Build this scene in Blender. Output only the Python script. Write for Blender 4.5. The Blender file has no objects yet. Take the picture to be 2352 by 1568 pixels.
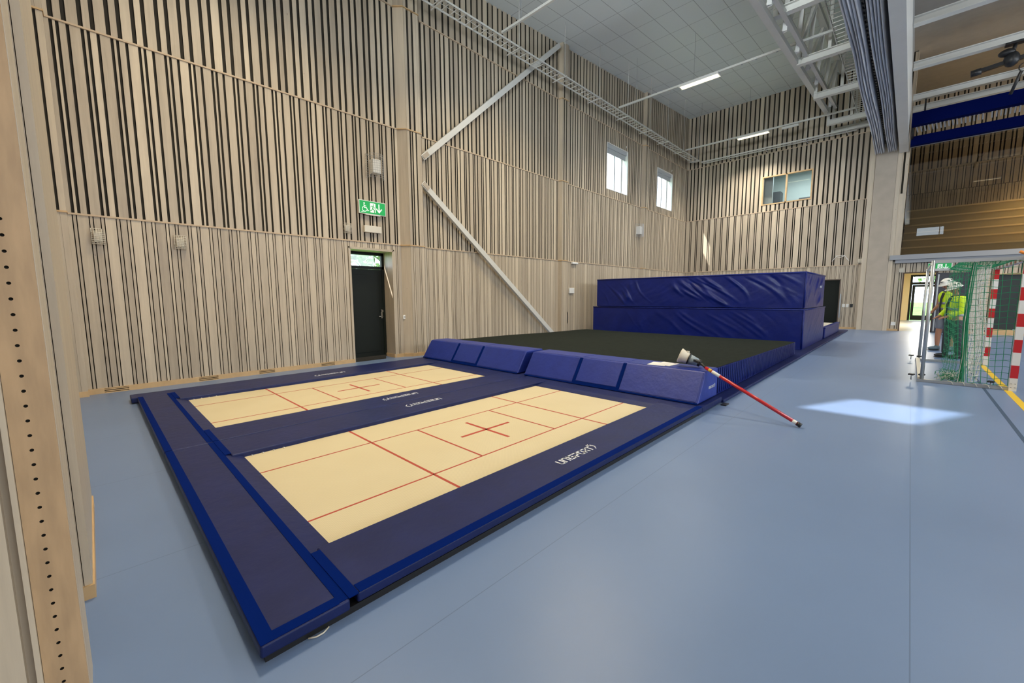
import bpy, math, random
from mathutils import Vector, Matrix
random.seed(7)
scene = bpy.context.scene
COL = scene.collection

# ---------------------------------------------------------------- camera
FPX = 937.1
def cam_basis(y, p, r):
    cy, sy, cp, sp = math.cos(y), math.sin(y), math.cos(p), math.sin(p)
    F = Vector((cy*cp, sy*cp, sp)); R = Vector((sy, -cy, 0)); U = R.cross(F)
    c, s = math.cos(r), math.sin(r)
    return F, c*R+s*U, -s*R+c*U
F_, R_, U_ = cam_basis(math.radians(44.179), math.radians(-6.238), math.radians(-0.3415))
cam_d = bpy.data.cameras.new('camera'); cam = bpy.data.objects.new('camera', cam_d); COL.objects.link(cam)
cam_d.sensor_width = 36; cam_d.sensor_fit = 'HORIZONTAL'; cam_d.lens = FPX*36/2352
cam_d.clip_start = .02; cam_d.clip_end = 400
B_ = -F_
cam.matrix_world = Matrix(((R_.x, U_.x, B_.x, 0), (R_.y, U_.y, B_.y, 0), (R_.z, U_.z, B_.z, 1.5), (0, 0, 0, 1)))
scene.camera = cam

# ---------------------------------------------------------------- world, sun, exposure
scene.view_settings.view_transform = 'Standard'; scene.view_settings.look = 'None'
scene.view_settings.gamma = 1; scene.view_settings.use_curve_mapping = False
scene.view_settings.exposure = -0.12
w = bpy.data.worlds.new('sky'); scene.world = w; w.use_nodes = True
bg = w.node_tree.nodes['Background']; bg.inputs[0].default_value = (.72, .86, 1, 1); bg.inputs[1].default_value = 5.0
SUN = Vector((2.15, -1, -2.1)).normalized()
sd = bpy.data.lights.new('sun', 'SUN'); sd.energy = 12; sd.angle = math.radians(.9); sd.color = (1, .97, .92)
so = bpy.data.objects.new('sun', sd); COL.objects.link(so)
so.rotation_euler = SUN.to_track_quat('-Z', 'Y').to_euler(); so.location = (-10, 15, 20)
def area(name, loc, size, power, color, direction, spread=math.pi):
    d = bpy.data.lights.new(name, 'AREA'); d.shape = 'RECTANGLE'; d.size, d.size_y = size
    d.energy = power; d.color = color; d.spread = spread
    o = bpy.data.objects.new(name, d); COL.objects.link(o); o.location = loc
    o.rotation_euler = Vector(direction).to_track_quat('-Z', 'Y').to_euler()
    return o
WARM = (1, .83, .57)
DAY = (.86, .93, 1)
# added daylight fill lamps, out of view, before the solid side and gable walls
area('daylight_fill_side', (11, -15.8, 5.5), (20, 3.2), 1900, DAY, (0, 1, .02))
area('daylight_fill_gable', (-.35, -11.5, 5.2), (6, 3.0), 500, DAY, (1, .5, 0))

area('daylight_fill_court', (-.40, 1.95, 6.6), (2.0, 2.2), 850, (.84, .94, 1), (1, .06, .36), math.radians(105))  # added fill, brightens the end wall and ceiling

# ---------------------------------------------------------------- materials
MATS = {}
def mat(name, color, rough=.6, spec=.5, metal=0, emit=None, estr=0, noise=0, nscale=8, bump=0, bscale=60, nstretch=(1, 1, 1), col2=None, coat=0):
    if name in MATS: return MATS[name]
    m = bpy.data.materials.new(name); m.use_nodes = True; nt = m.node_tree; N = nt.nodes; L = nt.links
    b = N['Principled BSDF']
    b.inputs['Base Color'].default_value = (*color, 1); b.inputs['Roughness'].default_value = rough
    b.inputs['Specular IOR Level'].default_value = spec; b.inputs['Metallic'].default_value = metal
    if coat: b.inputs['Coat Weight'].default_value = coat; b.inputs['Coat Roughness'].default_value = .25
    if emit: b.inputs['Emission Color'].default_value = (*emit, 1); b.inputs['Emission Strength'].default_value = estr
    if noise or bump:
        tc = N.new('ShaderNodeTexCoord'); mp = N.new('ShaderNodeMapping'); L.new(tc.outputs['Object'], mp.inputs[0])
        mp.inputs['Scale'].default_value = nstretch
    if noise:
        nz = N.new('ShaderNodeTexNoise'); nz.inputs['Scale'].default_value = nscale; nz.inputs['Detail'].default_value = 5
        L.new(mp.outputs[0], nz.inputs['Vector'])
        cr = N.new('ShaderNodeValToRGB'); L.new(nz.outputs['Fac'], cr.inputs[0])
        c2 = col2 or tuple(c*(1-noise) for c in color)
        cr.color_ramp.elements[0].position = .3; cr.color_ramp.elements[1].position = .7
        cr.color_ramp.elements[0].color = (*c2, 1); cr.color_ramp.elements[1].color = (*color, 1)
        L.new(cr.outputs[0], b.inputs['Base Color'])
    if bump:
        n2 = N.new('ShaderNodeTexNoise'); n2.inputs['Scale'].default_value = bscale; n2.inputs['Detail'].default_value = 3
        L.new(mp.outputs[0], n2.inputs['Vector'])
        bp = N.new('ShaderNodeBump'); bp.inputs['Strength'].default_value = bump; bp.inputs['Distance'].default_value = .02
        L.new(n2.outputs['Fac'], bp.inputs['Height']); L.new(bp.outputs[0], b.inputs['Normal'])
    MATS[name] = m
    return m

def wood_mat(name, c1, c2, rough=.5, spec=.4):
    """pale boards; each board's own tone comes from the face attribute 'tone', grain runs along z"""
    m = bpy.data.materials.new(name); m.use_nodes = True; nt = m.node_tree; N = nt.nodes; L = nt.links
    b = N['Principled BSDF']; b.inputs['Roughness'].default_value = rough; b.inputs['Specular IOR Level'].default_value = spec
    at = N.new('ShaderNodeAttribute'); at.attribute_name = 'tone'
    tc = N.new('ShaderNodeTexCoord'); mp = N.new('ShaderNodeMapping'); mp.inputs['Scale'].default_value = (9, 9, .5)
    L.new(tc.outputs['Object'], mp.inputs[0])
    ad = N.new('ShaderNodeVectorMath'); ad.operation = 'ADD'; L.new(mp.outputs[0], ad.inputs[0])
    sc = N.new('ShaderNodeVectorMath'); sc.operation = 'SCALE'; sc.inputs['Scale'].default_value = 37
    cmb = N.new('ShaderNodeCombineXYZ'); [L.new(at.outputs['Fac'], cmb.inputs[i]) for i in range(3)]
    L.new(cmb.outputs[0], sc.inputs[0]); L.new(sc.outputs[0], ad.inputs[1])
    nz = N.new('ShaderNodeTexNoise'); nz.inputs['Scale'].default_value = 1.6; nz.inputs['Detail'].default_value = 6; nz.inputs['Roughness'].default_value = .65
    L.new(ad.outputs[0], nz.inputs['Vector'])
    mx = N.new('ShaderNodeMath'); mx.operation = 'MULTIPLY_ADD'; mx.inputs[1].default_value = .45
    L.new(at.outputs['Fac'], mx.inputs[0])
    m2 = N.new('ShaderNodeMath'); m2.operation = 'MULTIPLY'; m2.inputs[1].default_value = .75
    L.new(nz.outputs['Fac'], m2.inputs[0]); L.new(m2.outputs[0], mx.inputs[2])
    cr = N.new('ShaderNodeValToRGB'); L.new(mx.outputs[0], cr.inputs[0])
    cr.color_ramp.elements[0].position = .2; cr.color_ramp.elements[1].position = .85
    cr.color_ramp.elements[0].color = (*c2, 1); cr.color_ramp.elements[1].color = (*c1, 1)
    # knots
    vz = N.new('ShaderNodeTexVoronoi'); vz.inputs['Scale'].default_value = 1.4
    mp2 = N.new('ShaderNodeMapping'); mp2.inputs['Scale'].default_value = (2.5, 2.5, 1.0); L.new(tc.outputs['Object'], mp2.inputs[0]); L.new(mp2.outputs[0], vz.inputs['Vector'])
    lt = N.new('ShaderNodeMath'); lt.operation = 'LESS_THAN'; lt.inputs[1].default_value = .035; L.new(vz.outputs['Distance'], lt.inputs[0])
    kf = N.new('ShaderNodeMath'); kf.operation = 'MULTIPLY'; kf.inputs[1].default_value = .45; L.new(lt.outputs[0], kf.inputs[0])
    mxc = N.new('ShaderNodeMixRGB'); L.new(kf.outputs[0], mxc.inputs[0]); L.new(cr.outputs[0], mxc.inputs[1]); mxc.inputs[2].default_value = (.2, .12, .07, 1)
    L.new(mxc.outputs[0], b.inputs['Base Color'])
    MATS[name] = m
    return m

BOARD = wood_mat('pale_boards', (.65, .55, .41), (.36, .295, .22), .42, .5)
PINE = mat('pine_trim', (.66, .44, .22), .45, noise=.2, nscale=5)
PLY = mat('plywood_panel', (.60, .40, .22), .5, noise=.22, nscale=5, nstretch=(6, 6, 1))
BACK = mat('black_backing', (.042, .038, .031), .95, .1)
WALLP = mat('painted_wall_plain', (.55, .52, .48), .7)
TAUPE = mat('beige_concrete', (.50, .43, .345), .75, noise=.12, nscale=3)
WHITE = mat('white_paint', (.78, .77, .73), .45)
WSTEEL = mat('white_steel', (.70, .69, .64), .4, noise=.05, nscale=3)
GSTEEL = mat('galvanised_steel', (.45, .47, .48), .35, metal=.7)
GREY = mat('grey_paint', (.33, .34, .36), .5)
BLACK = mat('black_plastic', (.012, .012, .013), .4)
DOORM = mat('anthracite_door', (.010, .013, .010), .5, .2)
NAVY = mat('navy_vinyl', (.010, .019, .105), .45, .30, noise=.25, nscale=4, bump=.15, bscale=14)
ROYAL = mat('royal_blue_vinyl', (.004, .014, .165), .36, .35, noise=.2, nscale=3, bump=.35, bscale=5)
HOOK = mat('bright_blue_hook_tape', (.0, .012, .13), .9, .05)
WEDGEM = mat('wedge_blue_vinyl', (.018, .040, .30), .42, .4, noise=.18, nscale=6, bump=.12, bscale=18)
DRAB = mat('dark_felt', (.020, .026, .022), .95, .1, noise=.3, nscale=9, bump=.3, bscale=120)
RED = mat('red_paint', (.55, .012, .018), .25, coat=.5)
REDL = mat('red_line', (.45, .06, .035), .7)
YEL = mat('yellow_line', (.75, .5, .03), .5)
DLINE = mat('dark_blue_line', (.04, .08, .15), .5)
PAPER = mat('paper', (.85, .85, .82), .6)
LOGO = mat('white_print', (.75, .78, .85), .5)
GREYB = mat('grey_blue_plastic', (.28, .36, .42), .45)
CREAM = mat('cream_plastic', (.72, .68, .58), .45)
LAMP = mat('lamp_diffuser', (.9, .85, .7), .5, emit=(1, .86, .55), estr=3.0)
GREENS = mat('exit_green', (.0, .33, .07), .4, emit=(.0, .42, .08), estr=.35)
SIGNW = mat('exit_white', (.85, .9, .85), .4, emit=(.85, 1, .88), estr=.35)
HIVIS = mat('hi_vis_yellow', (.62, .86, .02), .6, emit=None)
REFL = mat('reflective_grey', (.33, .34, .36), .4)
SKIN = mat('skin', (.42, .20, .12), .5, .4)
TROU = mat('dark_trousers', (.03, .04, .045), .8)
SHORT = mat('grey_shorts', (.22, .24, .27), .8)
SHOE = mat('grey_shoe', (.10, .15, .18), .6)
DARKJ = mat('dark_cloth', (.014, .015, .02), .8)
NETG = mat('green_net', (.01, .24, .10), .7)
NETW = mat('white_net', (.62, .62, .55), .7)
CURT = mat('grey_curtain', (.66, .67, .70), .65, noise=.05, nscale=4)
BLUEP = mat('deep_blue_padding', (.0, .003, .05), .85, .05)
GRASS = mat('grass', (.16, .42, .05), .9, noise=.4, nscale=1.5)
LEAF = mat('leaves', (.14, .30, .06), .8, noise=.6, nscale=2)
BARK = mat('bark', (.12, .08, .05), .9)
CREAMW = mat('cream_wall', (.78, .66, .42), .8)
TILE = mat('pale_tiles', (.48, .50, .50), .3)
SEAT = mat('tribune_wood', (.50, .41, .22), .6, noise=.25, nscale=14, nstretch=(1, 3, 6))
SEATL = mat('tribune_nosing', (.85, .68, .40), .5)
BCEIL = mat('brown_ceiling', (.40, .37, .32), .8, noise=.1, nscale=3)

def floor_mat():
    m = bpy.data.materials.new('blue_sports_floor'); m.use_nodes = True; N = m.node_tree.nodes; L = m.node_tree.links
    b = N['Principled BSDF']; b.inputs['Roughness'].default_value = .33; b.inputs['Specular IOR Level'].default_value = .5
    tc = N.new('ShaderNodeTexCoord')
    nz = N.new('ShaderNodeTexNoise'); nz.inputs['Scale'].default_value = 900; nz.inputs['Detail'].default_value = 2; L.new(tc.outputs['Object'], nz.inputs['Vector'])
    n2 = N.new('ShaderNodeTexNoise'); n2.inputs['Scale'].default_value = .6; n2.inputs['Detail'].default_value = 4; L.new(tc.outputs['Object'], n2.inputs['Vector'])
    av = N.new('ShaderNodeMath'); av.operation = 'MULTIPLY_ADD'; av.inputs[1].default_value = .25; L.new(nz.outputs['Fac'], av.inputs[0])
    a2 = N.new('ShaderNodeMath'); a2.operation = 'MULTIPLY'; a2.inputs[1].default_value = .75; L.new(n2.outputs['Fac'], a2.inputs[0]); L.new(a2.outputs[0], av.inputs[2])
    cr = N.new('ShaderNodeValToRGB'); L.new(av.outputs[0], cr.inputs[0])
    cr.color_ramp.elements[0].position = .35; cr.color_ramp.elements[1].position = .65
    cr.color_ramp.elements[0].color = (.150, .226, .39, 1); cr.color_ramp.elements[1].color = (.168, .252, .43, 1)
    # welded seams every 1.57 m, running along x
    sx = N.new('ShaderNodeSeparateXYZ'); L.new(tc.outputs['Object'], sx.inputs[0])
    f1 = N.new('ShaderNodeMath'); f1.operation = 'ADD'; f1.inputs[1].default_value = .105+.003+1.57*20; L.new(sx.outputs['Y'], f1.inputs[0])
    f2 = N.new('ShaderNodeMath'); f2.operation = 'MODULO'; f2.inputs[1].default_value = 1.57; L.new(f1.outputs[0], f2.inputs[0])
    f3 = N.new('ShaderNodeMath'); f3.operation = 'LESS_THAN'; f3.inputs[1].default_value = .005; L.new(f2.outputs[0], f3.inputs[0])
    f4 = N.new('ShaderNodeMath'); f4.operation = 'MULTIPLY'; f4.inputs[1].default_value = .4; L.new(f3.outputs[0], f4.inputs[0])
    mx = N.new('ShaderNodeMixRGB'); L.new(f4.outputs[0], mx.inputs[0]); L.new(cr.outputs[0], mx.inputs[1]); mx.inputs[2].default_value = (.05, .08, .13, 1)
    L.new(mx.outputs[0], b.inputs['Base Color'])
    bu = N.new('ShaderNodeBump'); bu.inputs['Strength'].default_value = .06; bu.inputs['Distance'].default_value = .01; L.new(nz.outputs['Fac'], bu.inputs['Height']); L.new(bu.outputs[0], b.inputs['Normal'])
    return m
FLOOR = floor_mat()

def ceil_mat():
    m = bpy.data.materials.new('ceiling_tiles'); m.use_nodes = True; N = m.node_tree.nodes; L = m.node_tree.links
    b = N['Principled BSDF']; b.inputs['Roughness'].default_value = .85
    tc = N.new('ShaderNodeTexCoord'); sx = N.new('ShaderNodeSeparateXYZ'); L.new(tc.outputs['Object'], sx.inputs[0])
    def line(ax, per, off):
        a = N.new('ShaderNodeMath'); a.operation = 'ADD'; a.inputs[1].default_value = per*40+off; L.new(sx.outputs[ax], a.inputs[0])
        c = N.new('ShaderNodeMath'); c.operation = 'MODULO'; c.inputs[1].default_value = per; L.new(a.outputs[0], c.inputs[0])
        d = N.new('ShaderNodeMath'); d.operation = 'LESS_THAN'; d.inputs[1].default_value = .018; L.new(c.outputs[0], d.inputs[0])
        return d
    l1, l2 = line('X', 1.2, .1), line('Y', .6, .2)
    mxx = N.new('ShaderNodeMath'); mxx.operation = 'MAXIMUM'; L.new(l1.outputs[0], mxx.inputs[0]); L.new(l2.outputs[0], mxx.inputs[1])
    sc = N.new('ShaderNodeMath'); sc.operation = 'MULTIPLY'; sc.inputs[1].default_value = .6; L.new(mxx.outputs[0], sc.inputs[0])
    nz = N.new('ShaderNodeTexNoise'); nz.inputs['Scale'].default_value = 60; L.new(tc.outputs['Object'], nz.inputs['Vector'])
    cr = N.new('ShaderNodeValToRGB'); L.new(nz.outputs['Fac'], cr.inputs[0])
    cr.color_ramp.elements[0].color = (.76, .81, .78, 1); cr.color_ramp.elements[1].color = (.82, .87, .84, 1)
    mx = N.new('ShaderNodeMixRGB'); L.new(sc.outputs[0], mx.inputs[0]); L.new(cr.outputs[0], mx.inputs[1]); mx.inputs[2].default_value = (.25, .26, .25, 1)
    L.new(mx.outputs[0], b.inputs['Base Color'])
    return m
CEIL = ceil_mat()

def bed_mat():
    m = bpy.data.materials.new('woven_trampoline_bed'); m.use_nodes = True; N = m.node_tree.nodes; L = m.node_tree.links
    b = N['Principled BSDF']; b.inputs['Roughness'].default_value = .55
    tc = N.new('ShaderNodeTexCoord')
    ck = N.new('ShaderNodeTexChecker'); ck.inputs['Scale'].default_value = 130; L.new(tc.outputs['Object'], ck.inputs['Vector'])
    nz = N.new('ShaderNodeTexNoise'); nz.inputs['Scale'].default_value = 2; L.new(tc.outputs['Object'], nz.inputs['Vector'])
    cr = N.new('ShaderNodeValToRGB'); L.new(nz.outputs['Fac'], cr.inputs[0])
    cr.color_ramp.elements[0].color = (.68, .58, .36, 1); cr.color_ramp.elements[1].color = (.74, .65, .43, 1)
    mx = N.new('ShaderNodeMixRGB'); mx.blend_type = 'MULTIPLY'; mx.inputs[0].default_value = .16
    L.new(cr.outputs[0], mx.inputs[1]); L.new(ck.outputs['Color'], mx.inputs[2])
    ck.inputs['Color1'].default_value = (1, 1, 1, 1); ck.inputs['Color2'].default_value = (.35, .3, .2, 1)
    L.new(mx.outputs[0], b.inputs['Base Color'])
    return m
BED = bed_mat()

def glass_mat(name, tint=(1, 1, 1), refl=.0):
    m = bpy.data.materials.new(name); m.use_nodes = True; N = m.node_tree.nodes; L = m.node_tree.links
    N.remove(N['Principled BSDF'])
    tr = N.new('ShaderNodeBsdfTransparent'); tr.inputs[0].default_value = (*tint, 1)
    gl = N.new('ShaderNodeBsdfGlossy'); gl.inputs['Roughness'].default_value = .0; gl.inputs[0].default_value = (.95, .97, 1, 1)
    fr = N.new('ShaderNodeFresnel'); ge = N.new('ShaderNodeNewGeometry'); io = N.new('ShaderNodeMath'); io.operation = 'MULTIPLY_ADD'; io.inputs[1].default_value = 1/1.5-1.5; io.inputs[2].default_value = 1.5; L.new(ge.outputs['Backfacing'], io.inputs[0]); L.new(io.outputs[0], fr.inputs[0])
    ad = N.new('ShaderNodeMath'); ad.operation = 'ADD'; ad.inputs[1].default_value = refl; ad.use_clamp = True; L.new(fr.outputs[0], ad.inputs[0])
    mx = N.new('ShaderNodeMixShader'); L.new(ad.outputs[0], mx.inputs[0]); L.new(tr.outputs[0], mx.inputs[1]); L.new(gl.outputs[0], mx.inputs[2])
    L.new(mx.outputs[0], N['Material Output'].inputs[0])
    return m
GLASS = glass_mat('clear_glass')
GLASS2 = glass_mat('tinted_gallery_glass', (.66, .62, .54), .02)

# ---------------------------------------------------------------- mesh helpers
class MB:
    def __init__(s): s.v = []; s.f = []; s.m = []; s.t = []; s.smooth = []
    def add(s, vs, fs, mi=0, tone=.5, smooth=False):
        o = len(s.v); s.v += [tuple(p) for p in vs]
        for f in fs: s.f.append([i+o for i in f]); s.m.append(mi); s.t.append(tone); s.smooth.append(smooth)
        return s
    def box(s, x0, x1, y0, y1, z0, z1, mi=0, tone=None):
        if x0 > x1: x0, x1 = x1, x0
        if y0 > y1: y0, y1 = y1, y0
        if z0 > z1: z0, z1 = z1, z0
        vs = [(x0, y0, z0), (x1, y0, z0), (x1, y1, z0), (x0, y1, z0), (x0, y0, z1), (x1, y0, z1), (x1, y1, z1), (x0, y1, z1)]
        return s.add(vs, [(3, 2, 1, 0), (4, 5, 6, 7), (0, 1, 5, 4), (1, 2, 6, 5), (2, 3, 7, 6), (3, 0, 4, 7)], mi, random.random() if tone is None else tone)
    def prism(s, poly, a, b, axis='y', mi=0, tone=None):
        """poly of 2-D points extruded from a to b along axis"""
        def P(p, q):
            if axis == 'y': return (p[0], q, p[1])
            if axis == 'x': return (q, p[0], p[1])
            return (p[0], p[1], q)
        n = len(poly); vs = [P(p, a) for p in poly]+[P(p, b) for p in poly]
        fs = [list(range(n))[::-1], list(range(n, 2*n))]+[(i, (i+1) % n, (i+1) % n+n, i+n) for i in range(n)]
        return s.add(vs, fs, mi, random.random() if tone is None else tone)
    def bar(s, p, q, wd, h, mi=0, up=(0, 0, 1)):
        p, q = Vector(p), Vector(q); d = (q-p).normalized(); up = Vector(up)
        if abs(d.dot(up)) > .98: up = Vector((1, 0, 0))
        a = d.cross(up).normalized()*wd/2; b = a.cross(d).normalized()*h/2
        vs = [p-a-b, p+a-b, p+a+b, p-a+b, q-a-b, q+a-b, q+a+b, q-a+b]
        return s.add(vs, [(3, 2, 1, 0), (4, 5, 6, 7), (0, 1, 5, 4), (1, 2, 6, 5), (2, 3, 7, 6), (3, 0, 4, 7)], mi, random.random())
    def tube(s, pts, r, n=8, mi=0, caps=True):
        pts = [Vector(p) for p in pts]; rs = r if isinstance(r, (list, tuple)) else [r]*len(pts)
        o = len(s.v); prev = None
        for i, p in enumerate(pts):
            d = (pts[min(i+1, len(pts)-1)]-pts[max(i-1, 0)]).normalized()
            if prev is None:
                up = Vector((0, 0, 1)) if abs(d.z) < .9 else Vector((1, 0, 0)); a = d.cross(up).normalized()
            else:
                a = (prev-d*prev.dot(d)).normalized()
            prev = a; b = d.cross(a)
            for k in range(n):
                t = 2*math.pi*k/n; s.v.append(tuple(p+(a*math.cos(t)+b*math.sin(t))*rs[i]))
        for i in range(len(pts)-1):
            for k in range(n):
                s.f.append([o+i*n+k, o+i*n+(k+1) % n, o+(i+1)*n+(k+1) % n, o+(i+1)*n+k]); s.m.append(mi); s.t.append(.5); s.smooth.append(n > 4)
        if caps:
            s.f.append([o+k for k in range(n)][::-1]); s.f.append([o+(len(pts)-1)*n+k for k in range(n)])
            s.m += [mi, mi]; s.t += [.5, .5]; s.smooth += [False, False]
        return s
    def ball(s, c, r, mi=0, nu=12, nv=8, rot=None, fn=None):
        c = Vector(c); rr = r if isinstance(r, (list, tuple)) else (r, r, r); vs = []
        for i in range(nv+1):
            th = math.pi*i/nv
            for k in range(nu):
                ph = 2*math.pi*k/nu
                p = Vector((math.sin(th)*math.cos(ph)*rr[0], math.sin(th)*math.sin(ph)*rr[1], math.cos(th)*rr[2]))
                if fn: p = fn(p)
                if rot: p = rot @ p
                vs.append(c+p)
        fs = [(i*nu+k, (i+1)*nu+k, (i+1)*nu+(k+1) % nu, i*nu+(k+1) % nu) for i in range(nv) for k in range(nu)]
        return s.add(vs, fs, mi, .5, True)
    def build(s, name, mats, parent=None, bevel=0, loc=None, segs=2):
        me = bpy.data.meshes.new(name); me.from_pydata(s.v, [], s.f); me.update()
        for m in (mats if isinstance(mats, (list, tuple)) else [mats]): me.materials.append(m)
        me.polygons.foreach_set('material_index', s.m)
        me.polygons.foreach_set('use_smooth', s.smooth)
        a = me.attributes.new('tone', 'FLOAT', 'FACE'); a.data.foreach_set('value', s.t)
        me.update()
        o = bpy.data.objects.new(name, me); COL.objects.link(o)
        if parent: o.parent = parent
        if loc: o.location = loc
        if bevel:
            md = o.modifiers.new('bevel', 'BEVEL'); md.width = bevel; md.segments = segs; md.limit_method = 'ANGLE'
            for p in me.polygons: p.use_smooth = True
            try: me.shade_smooth_by_angle = None
            except Exception: pass
            wn = o.modifiers.new('wn', 'WEIGHTED_NORMAL'); wn.keep_sharp = True
        return o
def build_split(mb, name, mats, parent):
    """every separate piece of the mesh becomes a part of its own"""
    n = len(mb.v); par = list(range(n))
    def find(a):
        while par[a] != a: par[a] = par[par[a]]; a = par[a]
        return a
    for f_ in mb.f:
        a = find(f_[0])
        for q in f_[1:]:
            b = find(q)
            if a != b: par[b] = a
    groups = {}
    for i, f_ in enumerate(mb.f): groups.setdefault(find(f_[0]), []).append(i)
    out = []
    for g in groups.values():
        m2 = MB(); mp = {}
        for i in g:
            fs = []
            for q in mb.f[i]:
                if q not in mp: mp[q] = len(m2.v); m2.v.append(mb.v[q])
                fs.append(mp[q])
            m2.f.append(fs); m2.m.append(mb.m[i]); m2.t.append(mb.t[i]); m2.smooth.append(mb.smooth[i])
        out.append(m2.build(name, mats, parent))
    return out
def thing(name, label, cat, loc=(0, 0, 0), group=None, rz=0):
    o = bpy.data.objects.new(name, None); COL.objects.link(o); o.location = loc; o.rotation_euler = (0, 0, rz)
    o['label'] = label; o['category'] = cat
    if group: o['group'] = group
    return o
def tag(o, label, cat, group=None):
    o['label'] = label; o['category'] = cat
    if group: o['group'] = group
    return o
def struct(o): o['kind'] = 'structure'; return o
def copy_tree(o, parent=None):
    c = o.copy(); COL.objects.link(c)
    if parent: c.parent = parent
    for ch in list(o.children): copy_tree(ch, c)
    return c
class Loc:
    """lets parts be written in world coordinates under an Empty standing at base"""
    def __init__(s, base): s.b = Vector(base)
    def fix(s, o):
        if isinstance(o, list): return [s.fix(q) for q in o]
        if o.parent and o.parent.type == 'EMPTY': o.matrix_parent_inverse = Matrix.Translation(-s.b)
        return o

# ---------------------------------------------------------------- the hall
W, L, XR, YB = 9.185, 23.26, -.45, -16.0
Z1, Z2, Z3 = 2.79, 5.539, 8.27
def ceil_z(x): return 9.15+.0763*x
# (gap, board, gap, board ...) patterns of the four cladding rows
PAT = [[(.012, .031), (.012, .122), (.012, .031), (.012, .070)],
       [(.036, .028), (.035, .069), (.036, .115)],
       [(.053, .076), (.053, .118)],
       [(.062, .150), (.062, .125)]]
PATE = [[(.012, .031), (.012, .122), (.012, .031), (.012, .070)],
        [(.040, .036), (.040, .199)],
        [(.062, .098), (.062, .143)],
        [(.062, .150), (.062, .125)]]
def cladding(mb, axis, const, a0, a1, rows, holes, sign, pats, thick=.009, phase=0):
    """boards standing in plane axis=const; rows = [(z0, z1, pattern)]; sign = side the thickness goes to (away from the room)"""
    for (z0, z1, pi) in rows:
        pat = pats[pi]; per = sum(g+b for g, b in pat)
        a = math.floor((a0-phase)/per)*per+phase
        k = 0
        while a < a1:
            g, b = pat[k % len(pat)]
            s, e = a+g, a+g+b; a = e; k += 1
            s2, e2 = max(s, a0), min(e, a1)
            if e2-s2 < .004: continue
            tone = random.random()**1.3
            segs = [(s2, e2, z0, z1 if not callable(z1) else z1((s2+e2)/2))]
            for (h0, h1, hz0, hz1) in holes:
                out = []
                for (p, q, za, zb) in segs:
                    if h1 <= p or h0 >= q or hz1 <= za or hz0 >= zb: out.append((p, q, za, zb)); continue
                    if h0 > p: out.append((p, h0, za, zb))
                    if h1 < q: out.append((h1, q, za, zb))
                    pp, qq = max(p, h0), min(q, h1)
                    if hz0 > za: out.append((pp, qq, za, hz0))
                    if hz1 < zb: out.append((pp, qq, hz1, zb))
                segs = out
            for (p, q, za, zb) in segs:
                if q-p < .003 or zb-za < .003: continue
                if axis == 'y': mb.box(p, q, const, const+sign*thick, za, zb, 0, tone)
                else: mb.box(const, const+sign*thick, p, q, za, zb, 0, tone)
def holed(mb, axis, const, depth, a0, a1, z0, z1, holes, mi=0):
    """solid slab with rectangular holes"""
    ys = sorted({a0, a1, *[h[0] for h in holes], *[h[1] for h in holes]})
    zs = sorted({z0, z1, *[h[2] for h in holes], *[h[3] for h in holes]})
    ys = [q for q in ys if a0 <= q <= a1]; zs = [q for q in zs if z0 <= q <= z1]
    for i in range(len(ys)-1):
        for j in range(len(zs)-1):
            cy, cz = (ys[i]+ys[i+1])/2, (zs[j]+zs[j+1])/2
            if any(h[0] < cy < h[1] and h[2] < cz < h[3] for h in holes): continue
            if axis == 'y': mb.box(ys[i], ys[i+1], const, const+depth, zs[j], zs[j+1], mi)
            else: mb.box(const, const+depth, ys[i], ys[i+1], zs[j], zs[j+1], mi)

# floor with its painted lines
fl = MB(); fl.box(-.75, L+.3, YB-.3, W+.8, -.1, 0, 0)
fl.box(4, 13.25, -1.235, -1.155, .0002, .0012, 1); fl.box(2, L, -.965, -.93, .0002, .0012, 2)
fl.box(7.9, 7.935, -9, -1.3, .0002, .0012, 2); fl.box(14.5, 14.54, -9, -.97, .0002, .0012, 2)
struct(fl.build('floor', [FLOOR, YEL, DLINE]))
# ceiling, gently pitched
c = MB(); c.prism([(-.8, ceil_z(-.8)), (L+.3, ceil_z(L+.3)), (L+.3, ceil_z(L+.3)+.2), (-.8, ceil_z(-.8)+.2)], .6, W+.5, 'y'); struct(c.build('ceiling', CEIL))
c = MB(); c.prism([(-.8, ceil_z(-.8)), (31, ceil_z(31)), (31, ceil_z(31)+.2), (-.8, ceil_z(-.8)+.2)], YB-.3, .6, 'y'); struct(c.build('ceiling', BCEIL))

# left wall
WIN = [(15.0, 16.71, 5.855, 7.673), (19.6, 21.335, 5.84, 7.673)]
DOOR = (4.19, 5.27, 0, 2.627)
holesL = WIN+[DOOR]
rowsL = [(.085, Z1-.012, 0), (Z1+.012, Z2-.012, 1), (Z2+.012, Z3-.012, 2), (Z3+.012, lambda x: ceil_z(x)+.02, 3)]
mb = MB()
rng = [(-.13, 5.50), (6.20, 11.85), (12.34, 18.05), (18.5, L)]
for a0, a1 in rng: cladding(mb, 'y', W, a0, a1, rowsL, holesL, 1, PAT, phase=-.083)
holed(mb, 'y', W+.03, .30, -.8, L+.3, 0, 11.2, holesL, 1)
mb.box(-.8, 5, W+.024, W+.03, 0, .1, 1)
struct(mb.build('wall_left', [BOARD, BACK]))
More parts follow.
